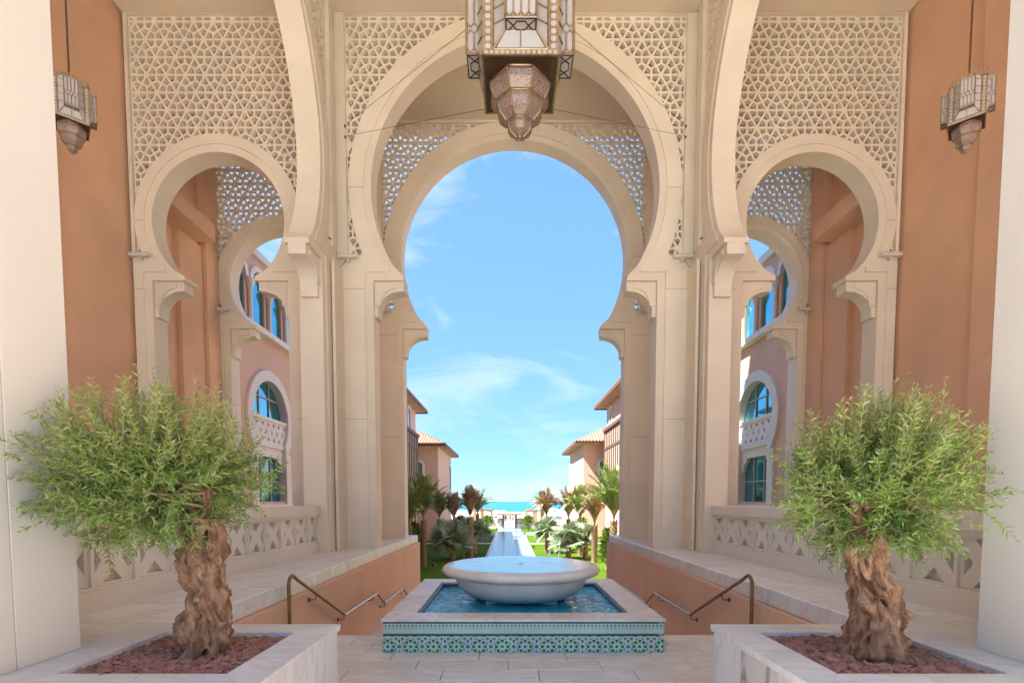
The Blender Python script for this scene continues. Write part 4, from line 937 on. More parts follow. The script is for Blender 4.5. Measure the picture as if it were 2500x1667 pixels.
# ================================================================== neighbouring hotel wings
def glass_mat():
    m = mat('window_glass', (0.10, 0.50, 0.62), 0.04, 0.1, 1.5, metal=0.85); b = m.node_tree.nodes['Principled BSDF']; b.inputs['Specular IOR Level'].default_value = 1.0; b.inputs['IOR'].default_value = 2.2; return m
WGLASS = glass_mat(); TRIM = mat('white_trim', (0.74, 0.71, 0.68), 0.7, 0.04, 2); WOOD = mat('dark_wood', (0.13, 0.065, 0.045), 0.6, 0.25, 6, stretch=(1, 1, 4)); MULL = mat('window_bar', (0.42, 0.40, 0.36), 0.5, 0.05)
SCREENW = mat('woven_screen', (0.42, 0.33, 0.26), 0.8, 0.3, 30)
def block(s, label):
    XW = XC + s * 8.8
    t = thing('hotel_wing', label, 'building', (XC + s * 10, 20, GARDEN), 'near hotel wings')
    Yc, Zc = 18.75, 4.55
    ups = [16.75, 18.1, 19.45, 20.8, 22.15]
    big = [(Yc - 1.2, 1.6), (Yc + 1.2, 1.6), (Yc + 1.2, 3.6)] + arc(Yc, Zc, 1.5, -39, 219, 40) + [(Yc - 1.2, 3.6)]
    holes = [big]
    for y in ups: holes.append([(y - .45, 7.56), (y + .45, 7.56)] + arc(y, 9.0, .45, 0, 180, 14))
    MB().yz([(14.55, -3.4), (30, -3.4), (30, 9.9), (14.55, 9.9)], XW, XW + s * .5, holes).build('wall', PINK, t)
    MB().box(XW + s * .002, XW + s * 6, 14.56, 16.15, 9.901, 14.0).build('tower_wall', PINK, t)
    MB().box(XW + s * .52, XW + s * 6, 14.6, 30, -3.4, 9.5).build('interior_core', mat('dark_interior', (0.03, 0.04, 0.045), .9, .1), t)
    MB().box(XW - s * .12, XW + s * .6, 16.16, 30, 9.901, 10.15).build('parapet', TRIM, t)
    # large horseshoe window
    w = MB().yz(big, XW + s * .22, XW + s * .24).build('window', WGLASS, t)
    outer = arc(Yc, Zc, 1.72, -42, 222, 48)
    lo = [(Yc + 1.45, 3.4), (Yc + 1.45, 1.5), (Yc + 1.12, 1.5), (Yc + 1.12, 3.35)]
    ring = outer[::1]
    inner = arc(Yc, Zc, 1.36, 219, -39, 48)
    poly = [(Yc - 1.45, 3.4)] + [] 
    pts = [(Yc + 1.50, 1.5), (Yc + 1.50, 3.4)] + outer + [(Yc - 1.50, 3.4), (Yc - 1.50, 1.5), (Yc - 1.10, 1.5), (Yc - 1.10, 3.60)] + inner + [(Yc + 1.10, 3.60), (Yc + 1.10, 1.5)]
    MB().yz(pts, XW - s * .10, XW + s * .21).build('window_surround', TRIM, w, smooth=25)
    MB().box(XW - s * .16, XW + s * .215, Yc - 1.62, Yc + 1.62, 1.38, 1.499).build('sill', TRIM, w)
    # carved balcony panel
    pw = 0.42; hs_ = []
    for i in range(6):
        y = Yc - 1.06 + pw * (i + .35)
        hs_ += [[(y - .09, 3.80), (y + .09, 3.80), (y, 3.95)], [(y - .09, 4.42), (y, 4.27), (y + .09, 4.42)], [(y - .19, 3.98), (y - .10, 4.11), (y - .19, 4.24)]]
    MB().yz([(Yc - 1.33, 3.74), (Yc + 1.33, 3.74), (Yc + 1.33, 4.5), (Yc - 1.33, 4.5)], XW + s * .02, XW + s * .10, hs_).build('carved_panel', TRIM, w)
    MB().box(XW - s * .03, XW + s * .20, Yc - 1.34, Yc + 1.34, 4.501, 4.62).build('panel_rail', TRIM, w)
    MB().box(XW - s * .02, XW + s * .20, Yc - 1.32, Yc + 1.32, 3.56, 3.739).build('panel_rail', TRIM, w)
    MB().box(XW + s * .05, XW + s * .20, Yc - 1.30, Yc + 1.30, 3.22, 3.559).build('spandrel', TRIM, w)
    for sg in (-1, 1):
        pr_ = [(Yc + sg * 1.11, 3.219), (Yc + sg * .72, 3.219), (Yc + sg * .72, 3.1)] + [(Yc + sg * (.76 + .24 * math.sin(R(a))), 3.08 - .36 * (1 - math.cos(R(a)))) for a in range(0, 91, 15)] + [(Yc + sg * 1.11, 2.7)]
        MB().yz(pr_, XW + s * .06, XW + s * .20).build('corner_bracket', TRIM, w)
    for dy in (-.38, .38):
        MB().box(XW + s * .18, XW + s * .219, Yc + dy - .025, Yc + dy + .025, 1.6, 5.9).build('mullion', MULL, w)
    for z in (2.35, 5.35): MB().box(XW + s * .185, XW + s * .218, Yc - 1.3, Yc + 1.3, z - .025, z + .025).build('mullion', MULL, w)
    # upper gallery windows with columns
    for y in ups:
        g = MB().yz([(y - .46, 7.55), (y + .46, 7.55)] + arc(y, 9.0, .46, 0, 180, 14), XW + s * .07, XW + s * .09).build('window', WGLASS, t)
        MB().yz(arc(y, 9.0, .62, 0, 180, 18) + arc(y, 9.0, .44, 180, 0, 18), XW - s * .08, XW + s * .10).build('arch_trim', TRIM, g, smooth=25)
    for i in range(len(ups) + 1):
        y = ups[0] - .675 + 1.35 * i
        c = MB().lathe(XW - s * .08, y, [(.12, 7.55), (.12, 7.6), (.07, 7.64), (.065, 8.6), (.075, 8.62), (.13, 8.82), (.15, 8.85), (.15, 8.98)], 14, caps=True).build('column', TRIM, t, smooth=40)
    MB().box(XW - s * .26, XW + s * .30, ups[0] - 1.0, 23.1, 7.36, 7.549).build('gallery_sill', TRIM, t)
    return t
block(-1, 'pink rendered hotel wing with tall arched window beyond the left side arch'); block(1, 'pink rendered hotel wing with tall arched window beyond the right side arch')
ROOFT = mat('clay_roof_tile', (0.33, 0.15, 0.10), 0.8, 0.25, 3.0); SOFF = mat('eave_board', (0.62, 0.50, 0.40), 0.8, 0.06)
def tile_roof(t, x0, x1, y0, y1, ze, rise, run):
    """hipped roof with barrel-tile rows; eaves rectangle x0..x1, y0..y1 at height ze"""
    ix0, ix1, iy0, iy1 = x0 + run, x1 - run, y0 + run, y1 - run
    zt = ze + rise; sp = 0.34
    def slope(a, b, c, d, nm):
        """a-b eave, d-c ridge side"""
        a, b, c, d = map(Vector, (a, b, c, d)); L = (b - a).length; n = max(3, int(L / sp)); up = (d - a).lerp(c - b, .5)
        nrm = (b - a).cross(up).normalized()
        if nrm.z < 0: nrm = -nrm
        mb = MB(); e = (b - a) / L; h = (d - a) - e * (d - a).dot(e); H = h.length; hu = h / H
        o0 = (d - a).dot(e); o1 = (b - c).dot(e)
        rings = []
        for i in range(n):
            for k in range(6):
                s_ = (i + k / 6) * L / n; zz = .085 * math.sin(PI * min(1, (k / 6) / .72)) if k / 6 < .72 else 0
                top = H
                if s_ < o0: top = H * s_ / max(o0, 1e-6)
                if L - s_ < o1: top = min(top, H * (L - s_) / max(o1, 1e-6))
                p = a + e * s_ + nrm * zz
                cols = [p + hu * (top * f) + nrm * (.03 * (1 - (f * 12) % 1)) for f in [j / 6 for j in range(7)]]
                rings.append(cols)
        mb.loft(rings, caps=False, closed=False); mb.build(nm, ROOFT, t, smooth=60)
    slope((x0, y0, ze), (x1, y0, ze), (ix1, iy0, zt), (ix0, iy0, zt), 'roof'); slope((x1, y1, ze), (x0, y1, ze), (ix0, iy1, zt), (ix1, iy1, zt), 'roof')
    slope((x0, y1, ze), (x0, y0, ze), (ix0, iy0, zt), (ix0, iy1, zt), 'roof'); slope((x1, y0, ze), (x1, y1, ze), (ix1, iy1, zt), (ix1, iy0, zt), 'roof')
    MB().box(x0 + .05, x1 - .05, y0 + .05, y1 - .05, ze - .08, ze - .02).build('eave_soffit', SOFF, t)
    f = [(x0, x1, y0, y0 + .06), (x0, x1, y1 - .06, y1), (x0, x0 + .06, y0 + .061, y1 - .061), (x1 - .06, x1, y0 + .061, y1 - .061)]
    for a, b, c, d in f: MB().box(a, b, c, d, ze - .22, ze + .03).build('fascia', WOOD, t)
def wing(s, X0, Y0, Y1_, ze, over, label, group, depth=9, wood=None, win=None, face=ORANGE, chim=False):
    XW = XC + s * X0
    t = thing('garden_wing', label, 'building', (XW + s * depth / 2, (Y0 + Y1_) / 2, GARDEN), group)
    xa, xb = sorted((XW, XW + s * depth))
    MB().box(xa, xb, Y0, Y1_, GARDEN - .3, ze - .04).build('wall', face, t)
    tile_roof(t, xa - over, xb + over, Y0 - over, Y1_ + over, ze, 2.1, 4.2)
    xe = XW - s * over; n = int((Y1_ - Y0) / .75)
    me = MB().box(min(0, s * (over - .08)), max(0, s * (over - .08)), -.07, .07, -.22, -.081).mesh('rafter', SOFF)
    for i in range(n + 1): inst('rafter', me, (xe + s * .07, Y0 + i * (Y1_ - Y0) / n, ze), t)
    me2 = MB().box(-.07, .07, 0, over - .08, -.22, -.081).mesh('rafter', SOFF)
    for i in range(9): inst('rafter', me2, (XW + s * (.3 + i * 1.0), Y0 - over + .07, ze), t)
    for (y, z, hw, h) in (win or []):
        o = MB().yz([(y - hw, z), (y + hw, z)] + arc(y, z + h - hw, hw, 0, 180, 14), XW - s * .02, XW + s * .01).build('window', WGLASS, t)
        MB().yz([(y - hw - .28, z - .2), (y + hw + .28, z - .2)] + arc(y, z + h - hw, hw + .28, 0, 180, 16), XW - s * .10, XW - s * .021, [[(y - hw, z), (y + hw, z)] + arc(y, z + h - hw, hw, 0, 180, 14)]).build('window_surround', TRIM, o, smooth=25)
    for (ya, yb, za, zb) in (wood or []):
        b = MB().box(XW - s * .9, XW - s * .001, ya, yb, za, za + .35).build('screened_balcony', WOOD, t)
        MB().box(XW - s * 1.0, XW - s * .001, ya - .15, yb + .15, zb - .3, zb).build('balcony_roof', WOOD, b)
        MB().box(XW - s * .82, XW - s * .002, ya + .06, yb - .06, za + .351, zb - .301).build('balcony_screen', SCREENW, b)
        k = int((yb - ya) / .8)
        for i in range(k + 1): y = ya + .06 + (yb - ya - .12) * i / k; MB().box(XW - s * .90, XW - s * .80, y - .06, y + .06, za + .352, zb - .302).build('balcony_post', WOOD, b)
        MB().box(XW - s * .89, XW - s * .805, ya + .061, yb - .061, za + (zb - za) * .66, za + (zb - za) * .66 + .22).build('balcony_rail', WOOD, b)
    if chim: MB().box(XW + s * 2.2, XW + s * 3.4, 47.2, 48.6, ze - .1, ze + 3.0).build('chimney', TRIM, t)
    return t
wing(-1, 10.1, 31, 55.3, 11.35, 1.15, 'terracotta wing with dark timber balcony behind the left palms', 'garden wings', wood=[(45.5, 51.8, 3.6, 8.3)], win=[(51.5, 8.7, .55, 2.2), (48.2, 8.7, .55, 2.2), (54, -1, .6, 2)], face=PINK)
wing(1, 9.9, 31, 53.0, 11.35, 1.15, 'sunlit pale wing with dark timber balcony behind the right palms', 'garden wings', wood=[(40.0, 49.5, 2.6, 8.5)], win=[(50.6, 9.3, .4, 1.4)], face=PINK, chim=True)
wing(-1, 8.1, 58, 71, 7.95, 1.0, 'lower terracotta house with hipped tile roof at the left end of the garden', 'garden wings', win=[(69.5, 3.2, .7, 3.2)], face=PINK)
wing(1, 7.9, 55.5, 67.6, 7.95, 1.0, 'lower sunlit house with hipped tile roof at the right end of the garden', 'garden wings', win=[(66.5, 3.2, .7, 3.2)], face=PINK)
for s, t_ in ((-1, 'left'), (1, 'right')):
    X0 = 8.1 if s < 0 else 7.9; Yf = 58 if s < 0 else 55.5
    par = [o for o in bpy.data.objects if o.name.startswith('garden_wing') and o['label'].startswith('lower') and (o.location.x < 0) == (s < 0)][0]
    x = XC + s * (X0 + 2.2)
    w_ = MB().xz([(x - .45, 3.2), (x + .45, 3.2)] + arc(x, 5.6, .45, 0, 180, 12), Yf - .02, Yf + .01).build('window', WGLASS, par)
    MB().xz([(x - .72, 3.0), (x + .72, 3.0)] + arc(x, 5.6, .72, 0, 180, 14), Yf - .1, Yf - .021, [[(x - .45, 3.2), (x + .45, 3.2)] + arc(x, 5.6, .45, 0, 180, 12)]).build('window_surround', TRIM, w_, smooth=25)
# ================================================================== garden, beach and sea
G = GARDEN
LAWN = mat('lawn', (0.07, 0.135, 0.006), 0.95, 0.0, 0.5, 0.5, 50, c2=(0.045, 0.095, 0.006), spec=0.08)
struct(MB().box(-70, 70, 15.3, 88, G - 0.5, G).build('lawn', LAWN))
SAND = mat('sand', (0.30, 0.25, 0.20), 0.95, 0.06, 0.5)
struct(MB().box(-400, 400, 88.01, 222, G - 1.4, G - 0.012).build('beach', SAND))
SEA = mat('sea_water', (0.006, 0.17, 0.22), 0.3, 0.0, 0.012, 0.0, 0.4, c2=(0.005, 0.11, 0.17), stretch=(0.15, 1, 1), spec=0.2)
struct(MB().q((-30000, 215, G - 1.0), (30000, 215, G - 1.0), (30000, 40000, G - 1.0), (-30000, 40000, G - 1.0)).build('sea', SEA))
struct(MB().q((-500, -300, G - 1.5), (500, -300, G - 1.5), (500, 214, G - 1.5), (-500, 214, G - 1.5)).build('ground', SAND))
PAVE = mat('garden_paving', (0.24, 0.27, 0.30), 0.18, 0.06, 1.2); KERB = mat('kerb_stone', (0.66, 0.63, 0.58), 0.7, 0.05)
path = struct(MB().box(XC - 1.85, XC + 1.85, 16.4, 86, G - .2, G + .02).build('garden_path', GROUT))
y = 30.0; r_ = 0
pm = tile('paving_slab', 1.215, 0.99, 0.03, PAVE, .008)
while y < 85.5:
    for i in range(3): inst('paving_slab', pm, (XC - 1.835 + i * 1.226, y, G + .05), path)
    y += 1.0
for s in (-1, 1):
    MB().box(XC + s * 1.852, XC + s * 1.98, 16.4, 66, G - .1, G + .07).build('kerb', KERB, path)
    MB().box(XC + s * 1.99, XC + s * 20, 53.2, 53.9, G - .1, G + .035).build('cross_strip', KERB, path)
    MB().box(XC + s * 1.852, XC + s * 20, 66.1, 72.8, G - .1, G + .045).build('cross_path', PAVE, path)
# ---- date palms
PTR = mat('palm_trunk', (0.32, 0.22, 0.14), 0.95, 0.3, 9, 0.8, 18); PTB = mat('palm_boot', (0.26, 0.17, 0.10), 0.95, 0.35, 14, 0.6, 20)
PGR = leafmat('palm_frond', (0.25, 0.32, 0.09), (0.17, 0.23, 0.065), .5, .15); PBR = leafmat('dry_palm_frond', (0.44, 0.31, 0.19), (0.30, 0.20, 0.12), .7, .1); FAN = leafmat('silver_fan_leaf', (0.33, 0.40, 0.27), (0.22, 0.29, 0.18), .5, .12); SHR = leafmat('shrub_leaf', (0.11, 0.18, 0.03), (0.06, 0.11, 0.02), .5, .2); BRT = leafmat('bright_leaf', (0.16, 0.26, 0.03), (0.10, 0.19, 0.02), .45, .25)
PETI = mat('petiole', (0.34, 0.27, 0.14), .7, .15)
boot_me = MB().loft([[(-.07, 0, 0), (.07, 0, 0), (.05, .05, 0), (-.05, .05, 0)], [(-.035, -.085, .15), (.035, -.085, .15), (.03, -.05, .15), (-.03, -.05, .15)]]).mesh('leaf_boot', PTB)
def palm(label, px, Yb, ztop_trunk, ztop, spread, mats, seed, nf=26, tr=.24, lean=0, boots=True, bare=.25):
    q = random.Random(seed); X = (px - 1242) / 1250 * Yb * 1.0
    B = Vector((X, Yb, G)); t = thing('date_palm', label, 'palm tree', B, 'date palms in the garden')
    hT = ztop_trunk - G; tr *= .66
    pts = [B + Vector((lean * (i / 8) ** 2, 0, hT * i / 8)) for i in range(9)]
    MB().tube([B - Vector((0, 0, .1))] + pts, [tr * 1.2] + [tr * (1.15 - .15 * i / 8 + .25 * max(0, i - 6) / 2) for i in range(9)], 12).build('trunk', PTR, t, smooth=60)
    if boots:
        n = min(140, int(hT / .11) * 6)
        for i in range(n):
            f = i / n; a = i * 2.39996; p = pts[0].lerp(pts[-1], f); rr = tr * (1.0 + .1 * f)
            inst('leaf_boot', boot_me, p + Vector((math.sin(a) * rr * 1.0, -math.cos(a) * rr * 1.0, 0)), t, (0, 0, a), (.9, .9, 1.0))
    nf = int(nf * 1.35); c = pts[-1]; HF = ztop - ztop_trunk; V = []; F = []; T = []; pt = MB()
    for i in range(nf):
        a = i * 2.39996 + q.uniform(-.3, .3); k = i / nf
        out_ = spread * 1.25 * (0.3 + .7 * k) * q.uniform(.7, 1.15); Hh = HF * (1.0 - .25 * k) * q.uniform(.85, 1.08); dr = q.uniform(.0, .22) * k * HF
        dh = Vector((math.cos(a), math.sin(a), 0))
        def P(u): return c + dh * (out_ * (u ** 1.7)) + Vector((0, 0, Hh * (u - .0) - dr * 2.2 * max(0, u - .6) ** 2 * 4 - .35 * out_ * u ** 3))
        pl = [P(j / 7) for j in range(8)]
        pt.tube(pl, [.035, .03, .025, .02, .016, .012, .008, .004], 4, caps=False)
        L = sum((pl[j + 1] - pl[j]).length for j in range(7)); nl = int(30 * bare + 30)
        g0 = q.uniform(.7, 1.2); dry = q.random()
        for j in range(nl):
            u = bare + (1 - bare) * j / nl; p = P(u); d = (P(u + .02) - P(u - .02)).normalized(); sd = d.cross(Vector((0, 0, 1)) if abs(d.z) < .97 else dh).normalized(); nn = sd.cross(d)
            ll = L * .21 * (1 - .55 * abs(u - .55) * 1.6) * q.uniform(.8, 1.15)
            for sg in (-1, 1):
                od = (d * .95 + sd * sg * .62 + nn * q.uniform(-.15, .45)).normalized(); w = .03
                b = len(V); m_ = p + od * ll * .5; tip = p + od * ll - Vector((0, 0, .08 * ll))
                V.extend((tuple(p - d * w), tuple(p + d * w), tuple(m_ + d * w * .9), tuple(m_ - d * w * .9), tuple(tip)))
                F.extend(((b, b + 1, b + 2, b + 3), (b + 3, b + 2, b + 4)))
                g = g0 * q.uniform(.8, 1.2); T.extend(((g, g, g, 1),) * 5)
    pt.build('frond_stalks', PETI, t, fix=False)['kind'] = 'stuff'
    lo = bpy.data.objects.new('fronds', leaf_mesh('fronds', [tuple(Vector(v) - B) for v in V], F, T, mats)); col.objects.link(lo); lo.parent = t; lo['kind'] = 'stuff'
def zat(py, Y): return 1.6 + (1224 - py) / 1250 * Y
palm('date palm with slender scaly trunk at the corner of the shaded lawn', 1034, 34.6, zat(1272, 34.6), zat(1148, 34.6), 1.55, PGR, 1, 34, .21)
palm('leafy date palm right behind the left arcade pier', 1000, 33.5, zat(1285, 33.5), zat(1172, 33.5), 1.7, PGR, 2, 34, .2)
palm('small green date palm before the lower terracotta house', 1073, 50, zat(1268, 50), zat(1192, 50), 1.5, PGR, 3, 28, .3)
palm('ragged olive brown date palm next to the tied brown palm', 1108, 50, zat(1272, 50), zat(1196, 50), 1.1, PBR, 4, 30, .3)
palm('date palm with tied up brown dry fronds beside the garden path', 1148, 40, zat(1262, 40), zat(1181, 40), .95, PBR, 5, 60, .32, bare=.08)
palm('tall palm with arching green fronds behind the tied brown palm', 1166, 62, zat(1255, 62), zat(1186, 62), 2.6, PGR, 6, 20, .22)
palm('half dry date palm standing nearest the beach on the sunny lawn', 1334, 46, zat(1262, 46), zat(1190, 46), 1.35, PBR, 7, 34, .22)
palm('bright green palm just behind the half dry date palm', 1322, 62, zat(1240, 62), zat(1192, 62), 1.5, PGR, 17, 18, .15)
palm('thin date palm with pale stalks before the lower sunlit house', 1388, 46, zat(1268, 46), zat(1184, 46), 1.5, PBR, 8, 24, .2)
palm('dense olive green date palm before the lower sunlit house', 1417, 42, zat(1272, 42), zat(1178, 42), 1.35, PGR, 9, 36, .22)
palm('date palm with long pale upright stalks on the sunny lawn', 1452, 37, zat(1284, 37), zat(1180, 37), 1.0, PBR, 10, 40, .26, bare=.3)
palm('tall date palm with heavy grey green fronds by the right arcade pier', 1499, 31, zat(1272, 31), zat(1128, 31), 2.1, PGR, 12, 44, .26)
# ---- silver fan palms
def fan_palm(label, px, py, Yb, rad, seed, n=26, sc=1.0):
    q = random.Random(seed); c = Vector(((px - 1242) / 1250 * Yb, Yb, zat(py, Yb))); B = Vector((c.x, Yb, G))
    t = thing('fan_palm', label, 'palm tree', B, 'silver fan palms')
    MB().tube([B - Vector((0, 0, .1)), B + Vector((.03, 0, (c.z - G) * .5)), c - Vector((0, 0, .25))], [.24, .2, .17], 10).build('trunk', PTR, t, smooth=60)
    st = MB(); V = []; F = []; T = []
    for i in range(n):
        u = 1 - 1.5 * (i + .5) / n; a = i * 2.39996 + q.uniform(-.2, .2); cc = math.sqrt(max(0, 1 - u * u)); d = Vector((cc * math.cos(a), cc * math.sin(a), u)).normalized()
        hub = c + d * rad * q.uniform(.38, .55); st.tube([c - Vector((0, 0, .2)), hub], [.03, .018], 4, caps=False)
        ax = (d + Vector((q.gauss(0, .2), q.gauss(0, .2), q.gauss(-.05, .15)))).normalized(); sd = ax.cross(Vector((0, 0, 1)));
        sd = sd.normalized() if sd.length > .1 else Vector((1, 0, 0)); nn = sd.cross(ax).normalized(); ro = Matrix.Rotation(q.gauss(0, .95), 3, ax); sd = ro @ sd; nn = ro @ nn; RL = rad * q.uniform(.52, .7); ns = 26; g0 = q.uniform(.75, 1.25)
        for k in range(ns):
            th = R(-150 + 300 * (k + .5) / ns); dth = R(300 / ns) * .5
            dirs = [ax * math.cos(th + e) + sd * math.sin(th + e) for e in (-dth, 0, dth)]
            l = RL * (0.78 + .22 * math.cos(th * .8)) * q.uniform(.93, 1.05); drp = -Vector((0, 0, 1)) * l * q.uniform(.02, .12)
            b = len(V); pf = .05 * RL
            V.extend((tuple(hub), tuple(hub + dirs[0] * l * .6), tuple(hub + dirs[1] * l * .62 + nn * pf), tuple(hub + dirs[2] * l * .6), tuple(hub + dirs[1] * l + drp)))
            F.extend(((b, b + 1, b + 2), (b, b + 2, b + 3), (b + 1, b + 4, b + 2), (b + 2, b + 4, b + 3))); g = g0 * q.uniform(.88, 1.12); T.extend(((g, g, g, 1),) * 5)
    st.build('leaf_stalks', PETI, t, fix=False)['kind'] = 'stuff'
    lo = bpy.data.objects.new('fan_leaves', leaf_mesh('fan_leaves', [tuple(Vector(v) - B) for v in V], F, T, FAN)); col.objects.link(lo); lo.parent = t; lo['kind'] = 'stuff'
fan_palm('large silver fan palm on the shaded lawn left of the path', 1104, 1318, 39, 1.75, 21, 30)
fan_palm('silver fan palm with raised leaves next to the path and the tied brown palm', 1158, 1300, 43, 1.5, 22, 24)
fan_palm('large silver fan palm on the sunny lawn with a hanging pale leaf', 1388, 1318, 39, 1.6, 23, 30)
fan_palm('silver fan palm close to the palm with long pale stalks', 1430, 1310, 40, 1.3, 24, 22)
fan_palm('spreading fan palm beside the path on the sunny lawn', 1336, 1296, 44, 1.4, 25, 22)
# ---- shrubs
def shrub(label, px, py0, py1, Yb, wpx, mats, seed, n=900, ls=.12):
    q = random.Random(seed); X = (px - 1242) / 1250 * Yb; zb, zt = zat(py1, Yb), zat(py0, Yb); B = Vector((X, Yb, G)); w = wpx / 1250 * Yb / 2
    t = thing('shrub', label, 'shrub', B, 'garden shrubs'); st = MB(); V = []; F = []; T = []
    for i in range(14):
        e = B + Vector((q.uniform(-w, w) * .8, q.uniform(-w, w) * .8, (zt - G) * q.uniform(.6, .95))); st.tube([B + Vector((q.uniform(-.1, .1), q.uniform(-.1, .1), -.05)), B.lerp(e, .5) + Vector((0, 0, .15)), e], [.03, .02, .008], 4, caps=False)
    for i in range(n):
        u, v = q.gauss(0, .5), q.gauss(0, .5); h = q.random() ** .7; p = B + Vector((max(-1, min(1, u)) * w * (1.1 - .45 * h), max(-1, min(1, v)) * w * (1.1 - .4 * h), (zb - G) + (zt - zb) * h * (1 - .2 * (u * u + v * v))))
        od = Vector((u + q.gauss(0, .5), v + q.gauss(0, .5), q.uniform(-.2, .9))).normalized(); nn = od.cross(Vector((q.gauss(0, 1), q.gauss(0, 1), q.gauss(0, 1)))).normalized(); l = ls * q.uniform(.7, 1.5); b = len(V)
        V.extend((tuple(p), tuple(p + od * l * .5 + nn * l * .22), tuple(p + od * l), tuple(p + od * l * .5 - nn * l * .22))); F.append((b, b + 1, b + 2, b + 3)); g = q.uniform(.6, 1.35); T.extend(((g, g, g, 1),) * 4)
    st.build('stems', PETI, t, fix=False)['kind'] = 'stuff'
    lo = bpy.data.objects.new('foliage', leaf_mesh('foliage', [tuple(Vector(v) - B) for v in V], F, T, mats)); col.objects.link(lo); lo.parent = t; lo['kind'] = 'stuff'
shrub('dark leafy shrub behind the slender date palm by the left pier', 1008, 1272, 1330, 37, 50, SHR, 31, 1600, .16)
shrub('round green shrub under the ragged olive brown palm', 1126, 1258, 1300, 52, 34, SHR, 32, 1200, .16)
shrub('pale green shrub beside the beach gate on the shady side', 1190, 1258, 1284, 78, 34, BRT, 33, 1500, .2)
shrub('pale green shrub beside the beach gate on the sunny side', 1290, 1258, 1284, 78, 30, BRT, 34, 1400, .2)
shrub('bright large leaved plant beside the tall heavy palm', 1484, 1290, 1375, 33, 34, BRT, 35, 900, .26)
shrub('bright bush at the foot of the dense olive green palm', 1420, 1262, 1300, 52, 40, BRT, 36, 1200, .2)
# ---- beach gate with life rings
gx0, gx1, gY = (1229 - 1242) / 1250 * 84, (1259.5 - 1242) / 1250 * 84, 84.0
WEATH = mat('weathered_wood', (0.22, 0.14, 0.09), .85, .25, 5); PALEW = mat('whitewash', (0.66, 0.58, 0.50), .9, .06, 2)
gt = thing('beach_gate', 'timber beach gate with a flat roof at the end of the garden path', 'gate', ((gx0 + gx1) / 2, gY, G))
for x in (gx0, gx1): MB().bbox(x - .16, x + .16, gY - .16, gY + .16, G, zat(1257, gY), .02).build('post', WEATH, gt)
MB().bbox(gx0 - 1.1, gx1 + 1.1, gY - .7, gY + .7, zat(1256.8, gY), zat(1254.3, gY), .03).build('roof', WEATH, gt)
MB().box(gx0 - .95, gx1 + .95, gY - .55, gY + .55, zat(1254.3, gY) - .004, zat(1253, gY)).build('roof_cap', mat('thatch', (0.40, 0.30, 0.20), .9, .2, 8), gt)
for s, xx, lb in ((-1, gx0 - .16, 'shady'), (1, gx1 + .16, 'sunny')):
    wl_ = thing('garden_wall', 'low whitewashed wall beside the beach gate on the %s side' % lb, 'wall', (xx + s * .8, gY, G), 'low beach walls')
    MB().bbox(min(xx, xx + s * 1.6), max(xx, xx + s * 1.6), gY - .12, gY + .12, G - .1, G + 1.65, .03).build('wall_end', PALEW, wl_)
    MB().bbox(min(xx + s * 1.6, xx + s * 12), max(xx + s * 1.6, xx + s * 12), gY - .10, gY + .10, G - .1, G + .75, .03).build('low_wall', PALEW, wl_)
    lr = thing('life_ring', 'dark and white life ring hung on the low wall on the %s side' % lb, 'life ring', (xx + s * .45, gY - .2, G + 1.1), 'life rings')
    cx, cz = xx + s * .42, G + 1.25
    for k in range(4):
        a0 = R(90 * k + 8); MB().tube([(cx + .36 * math.cos(a0 + R(74) * i / 8), gY - .18, cz + .42 * math.sin(a0 + R(74) * i / 8)) for i in range(9)], .075, 8).build('ring_segment', mat('grey_foam', (0.16, 0.15, 0.15), .7, .1), lr, smooth=60)
        a1 = R(90 * k - 9); MB().tube([(cx + .36 * math.cos(a1 + R(18) * i / 3), gY - .18, cz + .42 * math.sin(a1 + R(18) * i / 3)) for i in range(4)], .079, 8).build('ring_band', WHITE, lr, smooth=60)
deck = struct(MB().box(gx0 - .1, gx1 + .1, 86.01, 150, G - .3, G + .03).build('beach_boardwalk', GROUT))
bm_ = tile('deck_board', gx1 - gx0 + .2, 0.93, .03, mat('deck_wood', (0.30, 0.22, 0.24), .8, .2, 4), .01)
for i in range(66): inst('deck_board', bm_, (gx0 - .1, 86.05 + i * .96, G + .061), deck)
# ---- pergolas and parasols on the beach
TIM = mat('pergola_timber', (0.45, 0.25, 0.12), .8, .15, 3)
def pergola(px0, px1, py, Yb, label):
    x0, x1 = (px0 - 1242) / 1250 * Yb, (px1 - 1242) / 1250 * Yb; zt = zat(py, Yb); t = thing('pergola', label, 'pergola', ((x0 + x1) / 2, Yb, G), 'beach pergolas')
    for x in (x0, x1):
        for yy in (Yb, Yb + 2.6): MB().box(x - .16, x + .16, yy - .16, yy + .16, G - .05, zt - .3).build('post', TIM, t)
    for yy in (Yb, Yb + 2.6): MB().box(x0 - .2, x1 + .2, yy - .12, yy + .12, zt - .299, zt).build('beam', TIM, t)
    for i in range(6): x = x0 + (x1 - x0) * i / 5; MB().box(x - .06, x + .06, Yb - .3, Yb + 2.9, zt + .001, zt + .14).build('slat', TIM, t)
pergola(1158, 1175, 1240, 100, 'timber pergola partly behind the tied brown palm'); pergola(1178, 1200, 1244, 104, 'timber pergola next to the white parasols by the beach gate')
pergola(1286, 1305, 1245, 104, 'low timber pergola on the sunny side of the beach gate')
pk = thing('beach_kiosk', 'timber kiosk with a small hipped roof behind the half dry palm', 'kiosk', ((1318 - 1242) / 1250 * 100, 100, G))
kx = (1318 - 1242) / 1250 * 100; kz = zat(1243, 100)
for sx in (-1, 1):
    for sy in (-1, 1): MB().box(kx + sx * .7 - .12, kx + sx * .7 + .12, 100 + sy * .7 - .12, 100 + sy * .7 + .12, G - .05, kz).build('post', TIM, pk)
